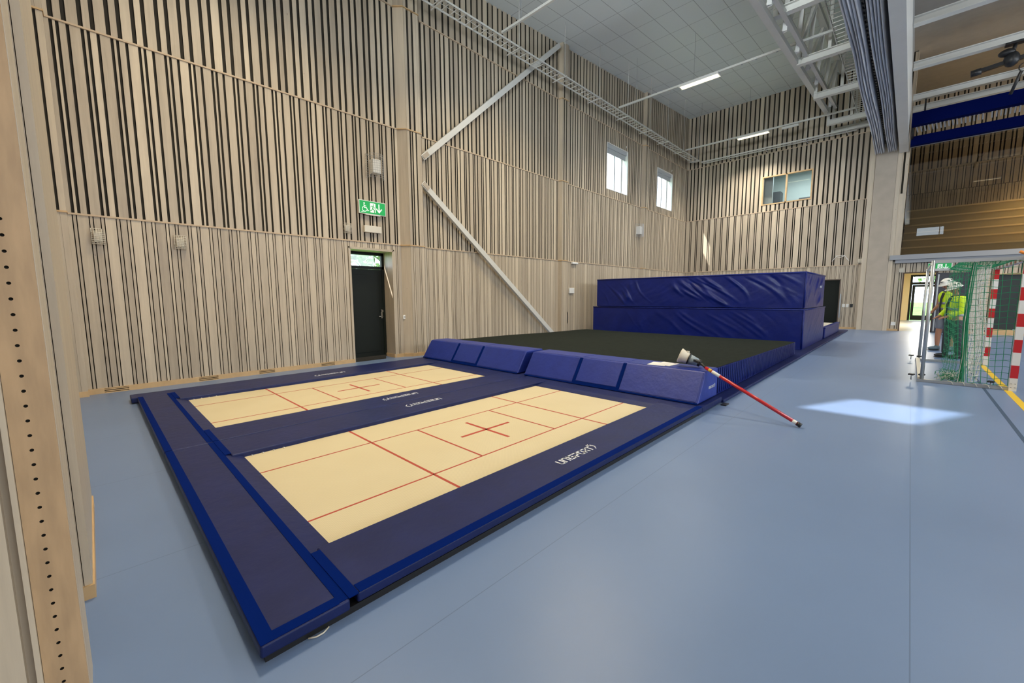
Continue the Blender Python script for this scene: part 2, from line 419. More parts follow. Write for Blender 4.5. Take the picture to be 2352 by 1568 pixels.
# pilasters of the left wall
def pilaster(x0, x1, xs, y, n):
    m = MB()
    for (z0, z1, pi) in rowsL:
        zt = z1 if not callable(z1) else z1(x0)
        m.prism([(x0, W+.02), (xs, y), (xs+.02, y+.015), (x0+.03, W+.02)], z0, zt, 'z', 0, random.random())
        cladding(m, 'y', y, xs+.01, x1-.07, [(z0, zt, pi)], [], 1, PAT, phase=xs+.08)
        m.box(x1-.068, x1, y, y+.022, z0, zt, 0)
        m.box(x1-.022, x1, y+.024, W+.02, z0, zt, 0)
    m.prism([(xs+.03, y+.024), (x1-.024, y+.024), (x1-.024, W+.02), (x0+.06, W+.02)], 0, ceil_z(x0), 'z', 1)
    for z in (Z1, Z2, Z3): m.prism([(x0-.02, W-.02), (xs-.02, y-.02), (x1+.01, y-.02), (x1+.01, W), (x0, W)], z-.012, z+.012, 'z', 2, .4)
    m.prism([(x0-.02, W-.015), (xs-.02, y-.015), (x1+.01, y-.015), (x1+.01, W), (x0, W)], 0, .085, 'z', 2)
    struct(m.build('trim_%d' % n, [BOARD, BACK, PINE]))
pilaster(-.75, -.13, -.70, 9.04, 1)
pilaster(5.50, 6.08, 5.67, 9.02, 2)
pilaster(11.85, 12.22, 11.87, 9.04, 3)
pilaster(18.05, 18.37, 18.07, 9.04, 4)
# ledges between the rows, and the baseboard with its air slots
m = MB()
for z in (Z1, Z2, Z3):
    for a0, a1 in rng: m.box(a0, a1, W-.018, W+.02, z-.013, z+.013, 0, .45)
struct(m.build('trim_5', [wood_mat('ledge_wood', (.62, .48, .33), (.5, .38, .26))]))
m = MB(); slots = [(.05, .34), (1.27, 1.56), (2.23, 2.51), (3.43, 3.72)]
x = -.13
for s0, s1 in slots+[(DOOR[0], DOOR[0])]:
    m.box(x, s0, W-.02, W+.02, 0, .085, 0)
    if s1 > s0:
        for z0 in (0, .026, .054): m.box(s0, s1, W-.02, W+.015, z0, z0+.014, 0)
        m.box(s0, s1, W-.02, W+.015, .075, .085, 0); m.box(s0, s1, W+.012, W+.02, 0, .085, 1)
    x = s1
m.box(DOOR[1], 5.5, W-.02, W+.02, 0, .085, 0)
for a0, a1 in rng[1:]: m.box(a0, a1, W-.02, W+.02, 0, .085, 0)
struct(m.build('baseboard_left', [PINE, BACK]))

# left wall door: deep boarded reveal, dark leaf, glazed transom, lever
m = MB(); x0, x1, z1 = DOOR[0], DOOR[1], DOOR[3]
YD = W+.42
m.box(x0-.0, x0+.02, W-.012, YD+.1, 0, z1, 0, .4); m.box(x1-.02, x1, W-.012, YD+.1, 0, z1, 0, .5); m.box(x0, x1, W-.012, YD+.1, z1-.02, z1, 0, .6)
m.box(x0-.03, x0, W-.014, W, 0, z1+.03, 0, .3); m.box(x1, x1+.03, W-.014, W, .085, z1+.03, 0, .3); m.box(x0-.03, x1+.03, W-.014, W, z1, z1+.03, 0, .3)
m.box(x1-.04, x1-.02, W+.0, YD, 0, .085, 1)
d1 = struct(m.build('door_1', [BOARD, PINE]))
a, b = x0+.02, x1-.02
m = MB(); m.box(a, a+.06, YD, YD+.08, 0, z1-.02); m.box(b-.06, b, YD, YD+.08, 0, z1-.02); m.box(a, b, YD, YD+.08, z1-.09, z1-.02); m.box(a, b, YD, YD+.08, 2.20, 2.27); m.build('door_frame', DOORM, d1)
m = MB(); m.box(a+.065, b-.065, YD+.02, YD+.07, .01, 2.195); m.box(a+.17, b-.17, YD+.008, YD+.02, .15, 2.06); m.build('door_leaf', DOORM, d1, .004)
m = MB(); m.box(a+.06, b-.06, YD+.03, YD+.04, 2.27, z1-.09); m.build('transom_pane', GLASS, d1)
m = MB(); m.box(b-.125, b-.085, YD-.0, YD+.02, .98, 1.20, 0); m.tube([(b-.105, YD, 1.03), (b-.105, YD-.06, 1.03), (b-.22, YD-.06, 1.03)], .011, 8, 0); m.box(b-.13, b-.08, YD-.035, YD, 1.14, 1.19, 0); m.build('door_handle', mat('chrome', (.6, .6, .6), .2, metal=1), d1)

# left wall windows
def window_left(n, x0, x1, z0, z1):
    m = MB(); D = .34
    for s in ((x0, x0+.02), (x1-.02, x1)): m.box(s[0], s[1], W-.01, W+D, z0, z1)
    m.box(x0+.02, x1-.02, W-.01, W+D, z0, z0+.02); m.box(x0+.02, x1-.02, W-.01, W+D, z1-.02, z1)
    o = struct(m.build('window_%d' % n, WHITE))
    m = MB(); y = W+D-.07
    a, b, c, d = x0+.02, x1-.02, z0+.02, z1-.02
    m.box(a, a+.06, y, y+.06, c, d); m.box(b-.06, b, y, y+.06, c, d); m.box(a+.06, b-.06, y, y+.06, c, c+.06); m.box(a+.06, b-.06, y, y+.06, d-.06, d)
    m.box(a+1.02, a+1.09, y, y+.06, c, d)
    m.build('window_frame', GREY, o)
    m = MB(); m.box(a+.06, b-.06, y+.025, y+.035, c+.06, d-.06); m.build('pane', GLASS, o)
    m = MB(); m.box(a, b, W+.05, W+.16, d-.14, d-.005); m.box(a+.01, b-.01, W+.10, W+.107, d-.34, d-.14); m.build('blind', mat('blind_fabric', (.42, .44, .44), .8), o)
    return o
window_left(1, *WIN[0]); window_left(2, *WIN[1])

# end wall of our court
WE = (3.55, 5.56, 5.85, 7.19); DE = (2.29, 3.75, 0, 2.16)
DB = (-.66, .24, 0, 2.36); DC = (-3.6, -2.17, 0, 2.2)
rowsE = [(.085, Z1-.012, 0), (Z1+.012, Z2-.012, 1), (Z2+.012, Z3-.012, 2), (Z3+.012, ceil_z(L)+.02, 3)]
m = MB(); cladding(m, 'x', L, 1.60, W, rowsE, [WE, DE], 1, PATE, phase=.02)
holed(m, 'x', L+.03, .25, .6, W, 0, 11.3, [WE, DE], 1)
struct(m.build('wall_end', [BOARD, BACK]))
m = MB()
for z in (Z1, Z2, Z3): m.box(L-.018, L+.02, 1.6, W-.02, z-.013, z+.013, 0, .5)
struct(m.build('trim_6', [MATS['ledge_wood']]))
m = MB(); m.box(L-.02, L+.02, 1.6, DE[0], 0, .085); m.box(L-.02, L+.02, DE[1], W-.03, 0, .085); struct(m.build('baseboard_end', PINE))
# concrete-coloured pier between the courts
m = MB(); m.box(23.05, L+.2, .76, 1.42, 0, 10.95, 0); m.box(23.08, L+.2, 1.43, 1.60, 0, 10.95, 1, .8); m.box(23.08, L+.2, .62, .755, 0, 10.95, 1, .7)
m.box(23.03, 23.08, 1.38, 1.47, 0, .03, 0); struct(m.build('trim_7', [TAUPE, BOARD]))
# observation window with the room behind it
m = MB(); y0, y1, z0, z1 = WE
for q in ((y0, y0+.05), (y1-.05, y1), (4.53, 4.59)): m.box(L-.02, L+.12, q[0], q[1], z0, z1)
m.box(L-.02, L+.12, y0+.05, y1-.05, z0, z0+.05); m.box(L-.02, L+.12, y0+.05, y1-.05, z1-.05, z1)
w3 = struct(m.build('window_3', PINE))
m = MB(); m.box(L+.05, L+.06, y0+.05, y1-.05, z0+.05, z1-.05); m.build('pane', GLASS, w3)
m = MB(); holed(m, 'x', L+4, .1, 1, 8, 4.9, 8.6, []); m.box(L+.28, L+4, 1, 1.1, 4.9, 8.6); m.box(L+.28, L+4, 7.9, 8, 4.9, 8.6); m.box(L+.28, L+4, 1, 8, 4.8, 4.9); m.box(L+.28, L+4, 1, 8, 8.2, 8.3)
m.box(L+.9, L+1.0, 5.3, 6.6, 4.9, 8.2)
struct(m.build('wall_booth', mat('booth_wall', (.45, .52, .50), .8)))
m = MB(); m.box(L+3.3, L+3.9, 5.45, 6.0, 4.9, 7.1); m.box(L+3.3, L+3.9, 3.9, 4.6, 4.9, 6.6)
tag(m.build('cabinet', mat('dark_cabinet', (.05, .055, .06), .5)), 'dark grey cupboard inside the room behind the high observation window', 'cabinet')
tl = thing('strip_light', 'lit strip light on the ceiling of the room behind the observation window', 'ceiling light', (L+2, 4.2, 8.1))
m = MB(); m.box(-.08, .08, -.7, .7, .02, .08); m.build('housing', WHITE, tl); m = MB(); m.box(-.06, .06, -.68, .68, 0, .02); m.build('diffuser', LAMP, tl)
area('booth_lamp', (L+2, 4.2, 8.0), (.3, 1.4), 170, (.85, .98, 1), (0, 0, -1))
# storage opening beside the crash mats
m = MB(); y0, y1, _, z1 = DE
m.box(L-.02, L+.28, y0-.04, y0, 0, z1+.04); m.box(L-.02, L+.28, y1, y1+.04, 0, z1+.04); m.box(L-.02, L+.28, y0, y1, z1, z1+.04)
d2 = struct(m.build('door_2', mat('dark_frame', (.16, .12, .09), .6)))
m = MB(); m.box(L+.12, L+.18, y0, y1-.5, 0, z1); m.build('door_leaf', DOORM, d2)
m = MB(); m.box(L-.07, L-.02, y0-.09, y0-.045, .5, 1.55); m.build('handle_rail', GSTEEL, d2)

# hall B: the lower wall under the gallery
m = MB(); cladding(m, 'x', L, YB, .62, [(.085, 2.86, 1)], [DB, DC], 1, [PATE[0], [(.02, .05), (.02, .12), (.02, .08)]])
holed(m, 'x', L+.03, .25, YB, .6, 0, 2.9, [DB, DC], 1)
struct(m.build('wall_gallery', [BOARD, BACK]))
m = MB(); m.box(L-.02, L+.02, DB[1], .62, 0, .085); m.box(L-.02, L+.02, DC[1], DB[0], 0, .085); m.box(L-.02, L+.02, YB, DC[0], 0, .085); struct(m.build('baseboard_gallery', PINE))
m = MB(); m.box(L-.28, L+.25, -15, .72, 2.90, 3.09, 0); m.box(L-.2, L+.1, -15, .55, 2.77, 2.90, 0); struct(m.build('trim_8', GREY))
# tall reveal strip at the left of the gallery
m = MB(); cladding(m, 'x', L, .44, .62, [(3.09, Z2, 1), (Z2+.02, 10.9, 2)], [], 1, PATE); m.box(L+.03, L+.2, .44, .6, 3.09, 10.95, 1); m.box(L-.01, L+.45, .42, .44, 3.09, 10.95, 0, .9)
m.box(L-.02, L, .44, .62, Z2, Z2+.02, 0, .6); struct(m.build('trim_9', [BOARD, BACK]))
# gallery: stepped wooden seating behind tall glass
m = MB(); steps = [(24.2, 3.48), (25.05, 3.87), (25.9, 4.27), (26.75, 4.69), (27.6, 5.11), (28.45, 5.60)]
for i, (sx, sz) in enumerate(steps):
    m.box(sx, 29.9, -15.5, .42, (steps[i-1][1] if i else 3.0), sz-.06, 0); m.box(sx-.03, 29.9, -15.5, .42, sz-.06, sz, 1)
tag(m.build('tribune_seating', [SEAT, SEATL]), 'stepped wooden spectator seating behind the gallery glass', 'tribune')
m = MB(); m.box(L+.02, L+.035, -15.4, .40, 3.09, 7.3)
go = struct(m.build('window_4', GLASS2))
m = MB(); m.box(L+.0, L+.05, -15.4, .42, 7.3, 7.33)
for k in range(1, 5): m.box(L+.01, L+.045, .40-3.4*k-.012, .40-3.4*k+.012, 3.09, 7.3)
m.build('glazing_joint', GREY, go)
rowsG = [(4.9, 6.60, 0), (6.62, 7.74, 1), (7.76, 11.4, 2)]
m = MB(); cladding(m, 'x', 30, YB, .6, rowsG, [], 1, [[(.02, .1), (.02, .06)], [(.03, .05), (.03, .14)], [(.05, .07), (.05, .16)]])
m.box(30.03, 30.2, YB, .8, 2.8, 11.6, 1); m.box(L+.3, 30, .6, .8, 2.8, 11.6, 1); m.box(29.98, 30.02, YB, .6, 7.72, 7.76, 0)
struct(m.build('wall_gallery_back', [BOARD, BACK]))
area('gallery_fill', (24.3, -4, 6.6), (.4, 9), 260, WARM, (.25, 0, -1), math.radians(110))  # added lamp without a fitting, brightens the seating
# corridor behind the open doorway, ending in a glazed outer door
m = MB(); m.box(L+.28, 33.4, -2.6, 1.6, -.1, 0, 1); m.box(L+.28, 33.4, 1.5, 1.6, 0, 2.7, 0); m.box(L+.28, 33.4, -2.7, -2.6, 0, 2.7, 0); m.box(L+.28, 33.4, -2.7, 1.6, 2.7, 2.8, 0)
holed(m, 'x', 33.3, .12, -2.6, 1.5, 0, 2.7, [(-1.35, .06, 0, 2.62)])
struct(m.build('wall_corridor', [CREAMW, TILE]))
area('corridor_lamp', (28, -.5, 2.6), (3, .5), 260, (1, .93, .8), (0, 0, -1))
m = MB(); X = 33.3
for q in ((-1.35, -1.25), (-.04, .06)): m.box(X, X+.08, q[0], q[1], 0, 2.62)
m.box(X, X+.08, -1.25, -.04, 2.52, 2.62); m.box(X, X+.08, -1.25, -.04, 2.06, 2.2)
d3 = struct(m.build('door_5', DOORM))
m = MB(); m.box(X+.01, X+.07, -1.24, -1.12, .02, 2.05); m.box(X+.01, X+.07, -.17, -.05, .02, 2.05); m.box(X+.01, X+.07, -1.12, -.17, .02, .3); m.box(X+.01, X+.07, -1.12, -.17, 1.93, 2.05); m.build('door_leaf', DOORM, d3)
m = MB(); m.box(X+.03, X+.04, -1.12, -.17, .3, 1.93); m.box(X+.03, X+.04, -1.25, -.04, 2.2, 2.52); m.build('pane', GLASS, d3)
m = MB()
for q in (DB[0]-.04, DB[1]): m.box(L-.025, L+.28, q, q+.04, 0, DB[3]+.04)
m.box(L-.025, L+.28, DB[0], DB[1], DB[3], DB[3]+.04)
d4 = struct(m.build('door_3', mat('brown_frame', (.10, .055, .035), .5)))
m = MB(); m.box(L-.10, L-.04, DB[0]-.95, DB[0]-.02, .01, 2.33); m.build('door_leaf', mat('slate_door', (.035, .037, .05), .4), d4, .004)
m = MB(); m.box(L-.105, L-.10, DB[0]-.10, DB[0]-.06, .05, 2.28); m.build('edge_strip', GSTEEL, d4)
m = MB()
for q in (DC[0]-.04, DC[1]): m.box(L-.02, L+.2, q, q+.04, 0, DC[3]+.04)
m.box(L-.02, L+.2, DC[0], DC[1], DC[3], DC[3]+.04); m.box(L-.02, L+.0, DC[0], DC[1], 0, .2)
d5 = struct(m.build('door_4', PINE)); m = MB(); m.box(L+.05, L+.12, DC[0], DC[1], .2, DC[3]); m.build('door_leaf', mat('dark_green_panel', (.02, .028, .028), .5), d5)

# the far side wall of the other court (never seen, closes the hall)
m = MB(); m.box(-.8, 31, YB-.2, YB, 0, 11.7); struct(m.build('wall_right', WALLP))
# gable wall behind the camera with its high windows
WB1 = (3.1, 4.30, 6.45, 8.0); WB2 = (-1.55, .05, 6.15, 6.85)
m = MB(); holed(m, 'x', XR-.15, .15, YB, .72, 0, 9.2, [WB2]); holed(m, 'x', XR-.15, .15, .72, W+.3, 0, 9.2, [WB1])
struct(m.build('wall_back', mat('back_boards', (.5, .41, .32), .6)))
m = MB(); y0, y1, z0, z1 = WB2; m.box(XR-.10, XR-.02, y0, y0+.05, z0, z1); m.box(XR-.10, XR-.02, y1-.05, y1, z0, z1); m.box(XR-.10, XR-.02, y0+.05, y1-.05, z0, z0+.05); m.box(XR-.10, XR-.02, y0+.05, y1-.05, z1-.05, z1); m.box(XR-.10, XR-.02, -1.3, -1.25, z0, z1)
struct(m.build('window_5', GREY))
m = MB(); y0, y1, z0, z1 = WB1; m.box(XR-.10, XR-.06, y0, y0+.04, z0, z1); m.box(XR-.10, XR-.06, y1-.04, y1, z0, z1); m.box(XR-.10, XR-.06, y0, y1, z0, z0+.04)
struct(m.build('window_6', GREY))

# invented window frames and mullions put round the added daylight fill lamps
def band(n, axis, c, a0, a1, z0, z1, nm):
    m = MB(); t_ = .05
    def bx_(p, q, za, zb):
        if axis == 'x': m.box(c, c+.07, p, q, za, zb)
        else: m.box(p, q, c, c+.07, za, zb)
    bx_(a0-t_, a0, z0-t_, z1+t_); bx_(a1, a1+t_, z0-t_, z1+t_); bx_(a0, a1, z0-t_, z0); bx_(a0, a1, z1, z1+t_)
    for k in range(1, nm): q = a0+(a1-a0)*k/nm; bx_(q-.02, q+.02, z0, z1)
    struct(m.build('window_%d' % n, GREY))  # made-up window: frame only, solid wall behind
band(7, 'x', XR+.001, .95, 2.95, 5.5, 7.7, 2); band(8, 'x', XR+.001, -14.5, -8.5, 3.7, 6.7, 4); band(9, 'y', YB+.001, 1, 21, 3.9, 7.1, 10)
# ---------------------------------------------------------------- near wall end beside the camera
m = MB()
m.box(-.135, -.106, 2.87, 2.93, .07, 6.5, 0, .55); m.box(-.185, -.138, 2.87, 2.93, .07, 6.5, 0, .35)
m.box(-.45, -.106, 2.935, 4.2, .07, 6.5, 0, .5); m.box(-.19, -.098, 2.855, 4.2, 0, .07, 1); m.box(-.45, -.19, 2.87, 2.93, 0, 6.5, 0, .6)
struct(m.build('wall_stub', [BOARD, PINE]))
pt = thing('perforated_panel', 'tall pale wooden panel with a vertical row of round holes at the left edge', 'panel', (-.17, 2.06, 0)); f = Loc(pt.location)
m = MB(); yv = 2.06
# front sheet with a real column of holes (z pitch 5 cm)
xa, xb, xh = -.217, -.116, -.1745
zb, ztop, pitch, r = -.0, 6.2, .0500, .0052
ph = 1.5+.0742*2.06
nz = int((ztop-zb)/pitch)
k0 = math.floor((zb-ph)/pitch)+1
z = zb
vs, fs = [], []
def quad(a, b2, c3, d4_): m.add([a, b2, c3, d4_], [(0, 1, 2, 3)], 0, .55)
cz = ph+k0*pitch; z_prev = zb
while cz+pitch/2 < 3.2:
    lo, hi = cz-pitch/2, cz+pitch/2
    if z_prev < lo-1e-6: quad((xa, yv, z_prev), (xb, yv, z_prev), (xb, yv, lo), (xa, yv, lo))
    n = 16; ring = [(xh+r*math.cos(2*math.pi*k/n), cz+r*math.sin(2*math.pi*k/n)) for k in range(n)]
    outer = []
    for k in range(n):
        a = 2*math.pi*k/n; dx, dz = math.cos(a), math.sin(a)
        t = min(((xb-xh) if dx > 0 else (xh-xa))/abs(dx) if abs(dx) > 1e-6 else 1e9, (pitch/2)/abs(dz) if abs(dz) > 1e-6 else 1e9)
        outer.append((xh+dx*t, cz+dz*t))
    for k in range(n):
        j = (k+1) % n
        m.add([(outer[k][0], yv, outer[k][1]), (outer[j][0], yv, outer[j][1]), (ring[j][0], yv, ring[j][1]), (ring[k][0], yv, ring[k][1])], [(0, 1, 2, 3)], 0, .55)
        m.add([(ring[k][0], yv, ring[k][1]), (ring[j][0], yv, ring[j][1]), (ring[j][0], yv+.012, ring[j][1]), (ring[k][0], yv+.012, ring[k][1])], [(0, 1, 2, 3)], 2, .2)
    for sx_ in (xa, xb):
        ks = [k for k in range(n)]
    # corner fillers
    for (cx_, cz_) in ((xa, lo), (xb, lo), (xa, hi), (xb, hi)):
        best = sorted(range(n), key=lambda k: (outer[k][0]-cx_)**2*.02+(outer[k][1]-cz_)**2)
    m.add([(xa, yv+.0004, lo), (xh-.02, yv+.0004, lo), (xh-.02, yv+.0004, hi), (xa, yv+.0004, hi)], [(0, 1, 2, 3)], 0, .55)
    m.add([(xh+.02, yv+.0004, lo), (xb, yv+.0004, lo), (xb, yv+.0004, hi), (xh+.02, yv+.0004, hi)], [(0, 1, 2, 3)], 0, .55)
    z_prev = hi; cz += pitch
quad((xa, yv, z_prev), (xb, yv, z_prev), (xb, yv, ztop), (xa, yv, ztop))
m.add([(xa, yv+.0125, zb), (xb, yv+.0125, zb), (xb, yv+.0125, ztop), (xa, yv+.0125, ztop)], [(0, 1, 2, 3)], 1, .1)
m.add([(xb, yv, zb), (xb, yv+.012, zb), (xb, yv+.012, ztop), (xb, yv, ztop)], [(0, 1, 2, 3)], 0, .5)
f.fix(m.build('hole_board', [PLY, BACK, BACK], pt))
m = MB(); m.box(-.214, -.114, 2.0735, 2.31, 0, 6.2, 0, .9); f.fix(m.build('edge_core', BOARD, pt))
m = MB(); m.box(-.231, -.218, 2.045, 2.31, 0, 6.2, 0, .95); f.fix(m.build('side_strip', BOARD, pt))
m = MB(); m.box(-.44, -.252, 2.04, 2.31, 0, 6.2, 0, .85); m.box(-.252, -.232, 2.075, 2.31, 0, 6.2, 0, .1); f.fix(m.build('side_board', BOARD, pt))
m = MB(); m.prism([(-.40, 4.87), (-.243, 4.80), (-.325, 3.6), (-.40, 3.6)], 8.95, 9.0, 'y'); tag(m.build('painted_light_strip', mat('lit_strip_paint', (.92, .82, .55), .6)), 'narrow strip of light painted cream, high in the left corner, just right of the perforated panel', 'painted light')  # bright cream paint stands in for light falling on a reveal
# steel post with foot flange high beside the panel
dp = thing('steel_downpipe', 'grey steel post with a flange high in the left corner', 'pipe', (-.30, 9.0, 5.25)); f = Loc(dp.location)
m = MB(); m.box(-.35, -.262, 8.86, 8.94, 5.4, 9.0); f.fix(m.build('post', GREY, dp)); m = MB(); m.box(-.37, -.235, 8.84, 8.98, 5.22, 5.40); f.fix(m.build('flange', GSTEEL, dp, .004))

# ---------------------------------------------------------------- strokes: lettering and logo
def stroke(mb, pts, wd, to3, mi=0):
    """thin flat strokes with real thickness; to3 maps (u, v, h) to space"""
    for i in range(len(pts)-1):
        a, b = Vector(pts[i]), Vector(pts[i+1]); d = (b-a)
        if d.length < 1e-6: continue
        d.normalize(); n = Vector((-d.y, d.x))*wd/2; e = d*wd*.42
        q = [a-e-n, b+e-n, b+e+n, a-e+n]
        vs = [to3(p.x, p.y, .0) for p in q]+[to3(p.x, p.y, .002) for p in q]
        mb.add(vs, [(3, 2, 1, 0), (4, 5, 6, 7), (0, 1, 5, 4), (1, 2, 6, 5), (2, 3, 7, 6), (3, 0, 4, 7)], mi)
def disc(mb, c, r, to3, mi=0, n=14):
    q = [(c[0]+r*math.cos(2*math.pi*k/n), c[1]+r*math.sin(2*math.pi*k/n)) for k in range(n)]
    vs = [to3(p[0], p[1], 0) for p in q]+[to3(p[0], p[1], .002) for p in q]
    mb.add(vs, [list(range(n))[::-1], list(range(n, 2*n))]+[(i, (i+1) % n, (i+1) % n+n, i+n) for i in range(n)], mi)
def flatpoly(mb, q, to3, mi=0, h=.002):
    n = len(q); vs = [to3(p[0], p[1], 0) for p in q]+[to3(p[0], p[1], h) for p in q]
    mb.add(vs, [list(range(n))[::-1], list(range(n, 2*n))]+[(i, (i+1) % n, (i+1) % n+n, i+n) for i in range(n)], mi)
GLY = {'u': [[(0, 1), (0, .15), (.15, 0), (.7, 0), (.7, 1)]], 'n': [[(0, 0), (0, 1), (.55, 1), (.7, .85), (.7, 0)]],
       'i': [[(.1, 0), (.1, 1)]], 's': [[(.7, 1), (.1, 1), (0, .9), (0, .6), (.1, .52), (.6, .48), (.7, .4), (.7, .1), (.6, 0), (0, 0)]],
       'p': [[(0, -.05), (0, .45)], [(.0, 1), (.6, 1), (.7, .9), (.7, .5), (.6, .4), (0, .4)]],
       'o': [[(0, 1), (0, .12), (.12, 0), (.58, 0), (.7, .12), (.7, .88), (.58, 1), (.25, 1)]],
       'r': [[(0, 0), (0, .4), (.55, .4), (.65, .5), (.65, .9), (.55, 1), (0, 1)], [(.45, .4), (.7, 0)]],
       't': [[(-.05, 1), (.75, 1)], [(.35, 1), (.35, 0)]]}
def wordmark(name, parent, origin, udir, vdir, height, loc=None, fx=None):
    o = Vector(origin); u = Vector(udir).normalized(); v = Vector(vdir).normalized(); n = u.cross(v)
    to3 = lambda a, b, h: o+u*a*height+v*b*height+n*(h+.0008)
    mb = MB(); x = 0
    for ch in 'unisport':
        for st in GLY[ch]: stroke(mb, [(px+x, py) for px, py in st], .2, to3)
        x += {'i': .42}.get(ch, 1.0)
    sw = [(x+.35, 1.5), (x+.15, 1.32), (x+.2, 1.1), (x+.42, .85), (x+.5, .6), (x+.35, .25), (x+.02, -.1)]
    stroke(mb, sw, .13, to3); stroke(mb, [(x+.62, 1.25), (x+.45, 1.12), (x+.62, .8), (x+.62, .55), (x+.5, .3)], .09, to3); disc(mb, (x-.1, 1.35), .13, to3)
    ob = mb.build(name, LOGO, parent)
    if fx: fx.fix(ob)
    return ob

# ---------------------------------------------------------------- trampolines
def pad(mb, x0, x1, y0, y1, z0=.025, z1=.095, mi=0): mb.box(x0, x1, y0, y1, z0, z1, mi)
def trampoline(yo, label, extra_left, logos):
    """yo = right-hand outer edge; frame 3.05 wide, from x .365 to 5.9"""
    t = thing('trampoline', label, 'trampoline', (3, yo+1.525, 0), 'ground-level competition trampolines'); f = Loc(t.location)
    ya, yb = yo, yo+3.05
    bx0, bx1, by0, by1 = .856, 4.981, yo+.545, yo+2.487
    # frame under everything; its black edge bars also stand in for the gap's shadow
    m = MB()
    m.box(.385, .52, ya+.02, yb-.06, .0, .034); m.box(5.2, 5.3, ya+.06, yb-.06, .0, .018); m.box(.52, 5.3, ya+.02, ya+.16, 0, .034); m.box(.52, 5.2, yb-.16, yb-.06, 0, .024)
    f.fix(m.build('steel_frame', BLACK, t))
    # bed
    m = MB(); z = .05; m.box(bx0-.10, bx1+.10, by0-.10, by1+.10, z-.006, z, 0)
    def ln(x0, x1, y0, y1, mi=1): m.box(x0, x1, y0, y1, z, z+.0015, mi)
    l0, l1, xa, xb, xc, xd = yo+.926, yo+2.0, 1.86, 2.396, 3.461, 3.988
    cx, cy = 2.932, yo+1.463; hw = .0075
    for y in (l0, l1): ln(bx0-.08, bx1+.08, y-hw, y+hw)
    for x in (xa, xd): ln(x-hw*1.5, x+hw*1.5, by0-.08, by1+.08)
    for x in (xb, xc): ln(x-hw*1.3, x+hw*1.3, l0, l1)
    ln(cx-.35, cx+.35, cy-.017, cy+.017); ln(cx-.017, cx+.017, cy-.35, cy+.35)
    f.fix(m.build('bed', [BED, REDL], t))
    # long side pads
    m = MB(); pad(m, .78, 5.33, ya+.012, by0-.02, .038, .095); q = f.fix(m.build('side_pad', NAVY, t, .012, segs=3))
    if yo < 3:
        m = MB(); m.box(.79, 5.32, ya+.006, ya+.075, .0955, .0975); f.fix(m.build('hook_tape', HOOK, q))
    m = MB(); pad(m, .78, 5.33, by1+.02, yb-.004, .03, .095); q2 = f.fix(m.build('side_pad', NAVY, t, .012, segs=3))
    # near end pad: wide mat with bright hook tape on three sides, and a flap sloping to the bed
    m = MB(); pad(m, .365, .74, ya, yb-.004, .034, .093); e = f.fix(m.build('end_pad', NAVY, t, .012, segs=3))
    m = MB(); m.box(.368, .425, ya+.004, yb-.01, .0935, .0955); m.box(.69, .738, ya+.01, yb-.01, .0935, .0955)
    if yo < 3: m.box(.425, .69, ya+.004, ya+.06, .0935, .0955)
    f.fix(m.build('hook_tape', HOOK, e))
    m = MB(); m.prism([(.735, .088), (bx0+.012, .053), (bx0+.012, .061), (.735, .094)], by0-.25, by1+.25, 'y'); f.fix(m.build('end_flap', NAVY, t))
    # tape patches at the pad corners
    m = MB()
    for (c0, c1) in ((ya+.0, by0-.06), (by1+.06, yb-.01)): m.box(.735, .785, c0+.004, c1, .094, .099)
    f.fix(build_split(m, 'corner_tape', HOOK, t))
    # far end pad below the landing wedge
    m = MB(); m.prism([(bx1-.012, .053), (5.10, .075), (5.33, .093), (6.05, .093), (6.05, .02), (5.3, .02), (bx1-.012, .05)], ya+.01, yb-.012, 'y'); f.fix(m.build('end_pad', NAVY, t))
    m = MB(); pad(m, 5.32, 6.06, ya+.004, yb-.006, .018, .088); f.fix(m.build('base_mat', HOOK if False else NAVY, t, .01))
    if extra_left:
        m = MB(); m.box(.30, 6.06, yb+.004, yb+.325, .012, .088); f.fix(m.build('outer_strip', NAVY, t, .012, segs=3))
    for lg in logos: wordmark('printed_wordmark', t, lg[0], lg[1], lg[2], lg[3], fx=f)
    # little springs hooks peeping out under the inner pad edges
    m = MB()
    for k in range(4):
        x = .93+k*.09; m.tube([(x, by1+.03, .047), (x+.004, by1-.015, .058)], .006, 6)
    f.fix(build_split(m, 'spring_hook', CREAM, t))
    return t
Y0, Y1 = 1.789, 4.844
HLET = .068
trampoline(Y0, 'nearer trampoline with cream bed and navy pads, right beside the open blue floor', False,
           [((2.66, Y0+.215, .0955), (1, 0.0, 0), (0, 1, 0), HLET), ((3.30, Y1-.20, .0955), (-1, 0, 0), (0, -1, 0), HLET)])
trampoline(Y1, 'farther trampoline with cream bed and navy pads, beside the slatted wall and dark door', True,
           [((3.26, Y1+.33, .0955), (-1, 0, 0), (0, -1, 0), HLET), ((3.28, Y1+2.85, .0955), (-1, 0, 0), (0, -1, 0), HLET)])
# loose cable glimpsed under the near corner
m = MB(); m.tube([(.55, 1.80, .006), (.58, 1.783, .006), (.61, 1.783, .006), (.64, 1.80, .006)], .0035, 8)
tag(m.build('loose_strap', CREAM), 'short pale strap lying on the floor under the nearest trampoline corner', 'strap')

